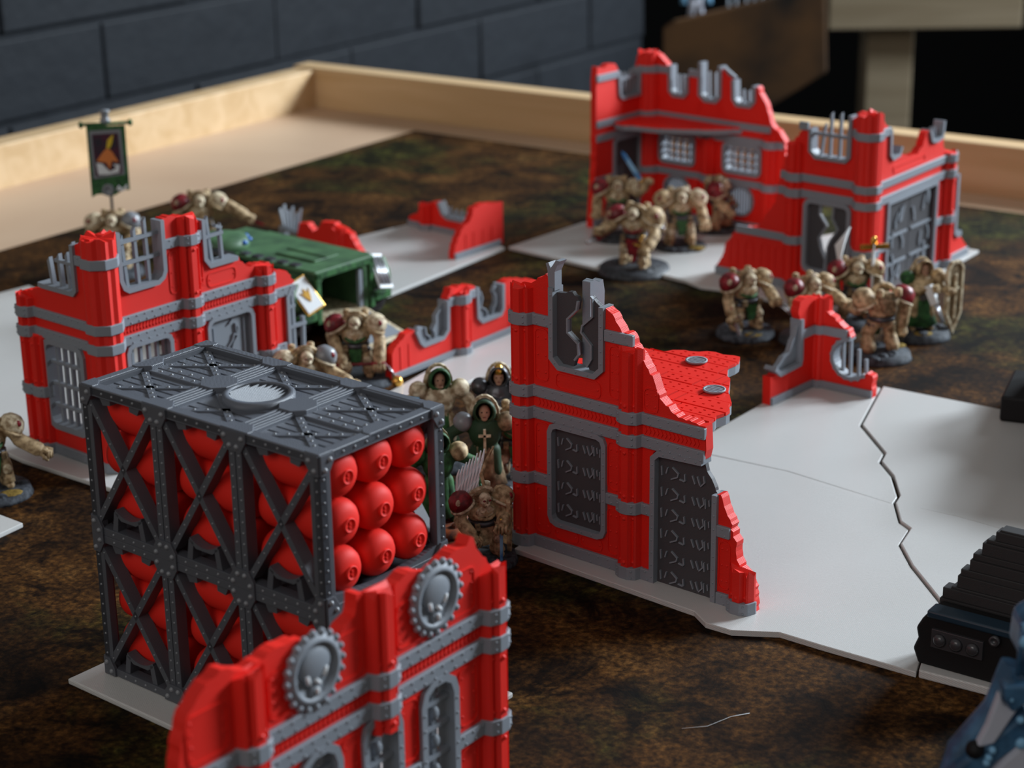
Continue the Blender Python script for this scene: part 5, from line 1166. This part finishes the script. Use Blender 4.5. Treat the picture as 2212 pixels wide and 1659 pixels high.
# squad on the pale plate of the far ruin
A('large bone figure on the widest dark base, blade and red cloth, front of four', 6.9, 104.3, -20, sc_=.97, base_r=2.05, base='basedark', stride=.25, cloth='crimson', L_=((1.3, -.4, 2.0), (1.1, -1.1, 1.5)), R_=((-1.2, -.3, 2.4), (-1.5, -1.0, 2.3)), pad=('bone', 'crimson'), held=[gun((-1.6, -1.1, 2.0), (-.6, -.8, -.4)), sword((.6, -1.2, 1.5), (.2, -1.2, .4), 'crimson', 'gold')], group=None)
A('bone figure raising a blue bladed sword inside the far red ruin', 6.3, 110.8, 0, sc_=.9, base_r=1.6, base='basedark', L_=((1.3, .1, 2.5), (1.7, -.2, 3.0)), held=[sword((1.5, -.2, 3.4), (.25, .2, 5.3), 'blue', 'gold', .16)], pad=('bonelight', 'crimson'), cloth='green', plinth=.3)
A('bone figure with green collar facing out, between the sword raiser and stone wall', 9.8, 108.7, 5, sc_=.92, base_r=1.6, base='basedark', flock=(.5, -.6), hood='bonelight', pad=('bonelight', 'bone'), held=[gun((-1.3, -.9, 1.5), (-.2, -1, 0), 'silver')])
A('bone figure turned away in profile under the round far window', 12.4, 112.4, 75, base_r=1.5, base='basedark', stride=.2, pad=('bone', 'crimson'), cloth='crimson', hood='bone', held=[sword((-1.2, -.9, 1.9), (-1.9, -1.5, 2.5), 'crimson', 'gold')])
# squad at the right
A('bone clawed figure standing apart, short sword hanging from one fist', 11.7, 92.6, 25, base_r=1.5, flock=(-.1, -.65), L_=((1.35, -.3, 2.2), (1.2, -1.0, 2.0)), R_=((-1.3, -.1, 2.0), (-1.25, -.4, 1.3)), pad=('bone', 'crimson'), held=[claws((1.2, -1.0, 2.0), (.5, -.9, -.6), ln=1.2), sword((-1.2, -.7, 1.0), (-.9, -1.0, -.2), 'silver', 'crimson')])
A('bone clawed figure looking over the small corner ruin, fists forward', 14.7, 91.6, 30, base_r=1.5, base='basedark', L_=((1.35, -.3, 2.3), (1.4, -1.0, 2.1)), pad=('bone', 'crimson'), held=[claws((1.4, -1.0, 2.1), (.8, -.7, -.1), ln=1.3), claws((-1.35, -.7, 1.7), (0, -1, -.5))])
def icon_pole(root, g):
    m_ = MB(); m_.tube([(.9, -.3, g), (.9, -.3, g + 4.6)], .09, 8); m_.build('staff', 'white', root)
    m_ = MB(); m_.box(.1, 1.8, -.38, -.22, g + 4.2, g + 4.5); m_.ball((.9, -.3, g + 4.7), (.2, .12, .3)); m_.build('cross_piece', 'gold', root)
def white_wing(root, g):
    for k in range(6):
        m_ = MB(); m_.tube([(-.5 - .08 * k, .4, g + 2.8 + .1 * k), (-.95 - .03 * k, .4, g + 3.5 + .16 * k), (-.65 + .06 * k, .4, g + 4.5 + .18 * k)], [.12, .14, .04], 6); m_.build('feather', 'white', root)
A('winged bone figure holding a gilt cross staff, back of the squad', 17.4, 94.3, 5, base_r=1.5, base='base', held=[icon_pole, white_wing], pad=('bone', 'crimson'), body='bonedark')
A('bone figure seen from behind, red and white shoulder, on the nearest squad base', 17.7, 88.8, 195, sc_=.93, base_r=1.55, flock=(-.7, -.3), pad=('bone', 'crimson'), R_=((-1.35, -.1, 2.2), (-1.3, -.3, 1.3)), L_=((1.3, -.2, 2.3), (1.2, -.9, 2.2)), held=[claws((-1.3, -.3, 1.3), (0, -.2, -1), 4, 'gun', .7)])
A('green robed figure with white gun and tall shield, outermost of the squad', 20.3, 92.0, 10, base_r=1.5, flock=(-.1, -.5), kind='robed', cloth='green', hood='bone', body='bone', sc_=1.03, pad=('bone', 'green'), L_=((1.0, 0, 2.0), (1.1, -.5, 2.0)), R_=((-.6, -.3, 2.1), (.1, -.7, 2.2)), held=[gun((.15, -.75, 1.9), (.35, -.3, -1), 'white', 1.4), plate((1.5, -.2, 1.7), (.5, -1, 0), .5, 'bonedark', 2.6)])
# figures between the racks and the central wall
A('green hooded figure with pale arch behind the hood, rising past the rack corner', -3.0, 75.6, 10, base_r=1.4, kind='robed', hood='green', cloth='green', body='bonelight', sc_=1.12, pad=('bonelight', 'bonelight'), L_=((1.1, 0, 2.2), (1.3, -.3, 1.2)), held=[gun((-1.2, -.8, 2.4), (-.6, -1, .2), 'bluelight')])
A('dark green hooded figure with white chest cross, beside the central wall', -1.1, 71.9, 0, base_r=1.5, kind='robed', hood='greendk', cloth='bonedark', body='greendk', sc_=1.1, pad=('bonedark', 'steelrivet'), base='basedark',
  held=[lambda root, g: (lambda m_: m_.ribbon([(0, g + 2.5), (0, g + 1.6)], .09, -.55, -.46).ribbon([(-.22, g + 2.25), (.22, g + 2.25)], .09, -.55, -.46).build('chest_cross', 'bonelight', root))(MB())])
A('slim black figure with a gold skull face, farthest back by the wall', -.55, 76.6, 0, base_r=1.3, kind='robed', hood='gun', cloth='black', body='gun', sc_=1.04, pad=('gun', 'gun'), base='basedark', L_=((.8, -.1, 2.1), (.2, -.5, 2.1)), R_=((-.8, -.1, 2.1), (-.2, -.5, 2.1)), held=[lambda root, g: (lambda m_: m_.ball((0, -.15, g + 3.35), (.2, .22, .26), 10, 7).build('skull_mask', 'gold', root))(MB())])
A('pale shouldered figure half hidden behind the central wall edge', .15, 73.6, 0, base_r=1.3, kind='heavy', sc_=.85, base='basedark', body='bonedark', pad=('bonelight', 'bonedark'))
A('green robed figure pressed against the open rack end, dark face slot', -2.85, 68.9, 15, base_r=1.3, kind='robed', hood='green', cloth='green', body='green', sc_=1.05, pad=('bone', 'green'), base='lava')
def kn_sword(root, g): sword((.62, -1.0, 1.5), (.55, -1.15, -.35), 'blue', 'gold', .09)(root, g)
A('knight with one feathered silver wing and a blue sword held point down', -1.15, 65.95, 20, base_r=1.3, kind='heavy', sc_=.74, body='bone', hood='bonelight', cloth='bone', pad=('bone', 'crimson'), base='base', stride=.15, L_=((1.1, -.2, 2.2), (.75, -.85, 1.9)), R_=((-1.25, -.2, 2.1), (-.9, -.8, 1.5)), held=[wing(mat='silverwing'), kn_sword, plate((1.35, -.1, 1.6), (.9, -.4, 0), .55, 'bonedark', 2.4, 'bone'), gun((-1.0, -1.0, 1.2), (-.6, -.8, -.6), 'silver', .8)])

# ---------------------------------------------------------------- black scenery and the near blue walker
bs = thing('black_ruin', 'black stepped ruin block with three round dials, on the lower white plate', 'ruin', (12.7, 57.2, .5), -36)
r = Ruin(bs)
m_ = MB(); m_.prism([(.55, 0), (.35, .5), (.5, .9), (.42, 1.25), (.6, 1.6), (.85, 1.95), (4.6, 1.95), (4.6, 0)], -.1, .9); m_.build('front_block', 'black', bs, bevel=.08)
m_ = MB(); m_.box(.8, 4.5, -.2, .5, 1.75, 2.0); m_.build('top_ledge', 'blueblack', bs, bevel=.06)
m_ = MB(); m_.box(1.0, 2.75, -.2, -.08, .75, 1.4); dp = m_.build('dial_panel', 'darkgloss', bs, bevel=.02)
for k in range(3):
    m_ = MB(); m_.lathe([(.22, 0), (.22, .08), (.12, .16), (0, .17)], (0, 0, 0), 16, Matrix.Translation((1.3 + k * .56, -.2, 1.07)) @ Matrix.Rotation(PI / 2, 4, 'X')); m_.build('dial', 'darkgloss', dp)
m_ = MB(); m_.lathe([(.17, 0), (.17, .2), (.1, .2), (.1, .1), (0, .1)], (0, 0, 0), 14, Matrix.Translation((3.15, -.15, 1.6)) @ Matrix.Rotation(PI / 2, 4, 'X')); m_.build('pipe_end', 'darkgloss', bs)
st = [(.5, 1.2), (.7, 1.5), (.75, 1.95), (1.0, 2.3), (1.15, 2.35), (1.2, 2.75), (1.45, 2.95), (1.5, 3.3), (1.75, 3.5), (1.85, 3.9), (2.1, 4.0), (2.2, 4.3), (2.6, 4.35), (4.6, 4.3)]
for k in range(len(st) - 2):
    m_ = MB(); m_.box(st[k][0], 4.6, .9 + .1 * k, 1.05 + .1 * k + .35, 0, st[k + 1][1]); m_.build('step_layer', 'dark' if k % 1 else 'blackish', bs, bevel=.03)
bx = thing('black_box', 'black box with a dark low prop beside it out of view, at the edge of the glossy plate', 'box', (21.15, 79.2, .47), -22)
m_ = MB(); m_.box(0, 8, -.1, 3.8, 0, 1.15); m_.build('box_body', 'black', bx, bevel=.12)
m_ = MB(); m_.prism([(1.4, 1.1), (1.2, 2.0), (1.6, 3.6), (2.6, 4.2), (7.5, 4.2), (7.9, 1.1)], .2, 3.6); m_.build('prop_body', 'black', bx, bevel=.3)
m_ = MB(); m_.prism([(2.3, 0), (2.2, 2.4), (2.9, 3.4), (10, 3.6), (10.5, 0)], -7.0, -.15); m_.build('prop_body', 'black', bx, bevel=.3)  # added out of view, sized to block light from the glossy plate
wk = thing('blue_walker', 'blurred blue and pale legged war machine cut off by the lower corner', 'miniature', (12.3, 44.3, .2), 0)
m_ = MB(); m_.lathe([(3.0, 0), (2.9, .35), (0, .35)], (1.8, 1.0, 0), 40); m_.build('base', 'base', wk)
def W_(name, mat, f, bevel=.06, par=None): m_ = MB(); f(m_); return m_.build(name, mat, par or wk, bevel=bevel)
def pw(u, v): return ((u - 1106) * .01178 - 12.3, 4.2 + (1659 - v) * .0119)
def pp(*q): return [pw(*t) for t in q]
lg = W_('leg', 'bluemech', lambda m_: m_.tube([(-.9, .2, .4), (-1.2, -.1, 2.2), (-.75, .1, 4.3), (.1, .2, 5.4), (.5, .3, 6.6)], [.55, .5, .42, .4, .4], 12), 0)
W_('foot', 'bluemech', lambda m_: m_.prism([(-1.9, .35), (-1.6, 1.0), (-.5, 1.2), (.0, .35)], -.9, .9), .15)
W_('shin_plate', 'palemech', lambda m_: m_.prism(pp((2138, 1480), (2150, 1508), (2166, 1518), (2190, 1500), (2135, 1600), (2094, 1612), (2116, 1560)), -.75, -.45), .06, lg)
W_('knee_guard', 'bluemech', lambda m_: m_.prism(pp((2138, 1452), (2210, 1455), (2200, 1490), (2164, 1520), (2146, 1490)), -.95, -.5), .1, lg)
W_('leg_armour', 'bluemech', lambda m_: m_.prism(pp((2205, 1530), (2190, 1545), (2060, 1665), (2020, 1720), (2080, 1740), (2150, 1650), (2225, 1590)), -.6, .1), .1, lg)
W_('thigh_plate', 'palemech', lambda m_: m_.prism(pp((2140, 1665), (2190, 1612), (2230, 1605), (2260, 1660), (2200, 1740), (2130, 1730)), -.7, -.3), .1)
W_('torso', 'bluemech', lambda m_: m_.prism([(.8, 6.3), (.85, 7.3), (1.5, 7.7), (3.6, 7.7), (4, 6.0), (2.8, 5.6)], .3, 2.4), .2)
W_('leg', 'bluemech', lambda m_: m_.tube([(4.2, 1.2, .3), (3.8, 1.5, 3.0), (2.8, 1.3, 6.2)], [.6, .5, .5], 10), 0)
for k in range(3): W_('piston', 'bluemech', lambda m_: m_.tube([(pw(2180 + 14 * k, 1450)[0], -.5, 6.7), (pw(2184 + 14 * k, 1450)[0], -.4, 8.1)], .075, 8), 0)
for k, (u, v, q) in enumerate(((2188, 1320, .2), (2181, 1356, .17), (2190, 1595, .16), (2129, 1610, .1), (2199, 1508, .12), (2184, 1538, .11), (2122, 1628, .1), (2160, 1487, .12), (2118, 1640, .1))):
    W_('light_stud', 'bluelight', lambda m_: m_.ball((pw(u, v)[0], -.85, pw(u, v)[1]), (q, .12, q), 8, 6), 0)
W_('joint', 'black', lambda m_: m_.ball((pw(2097, 1620)[0], -.6, pw(2097, 1620)[1]), .25, 10, 8), 0)
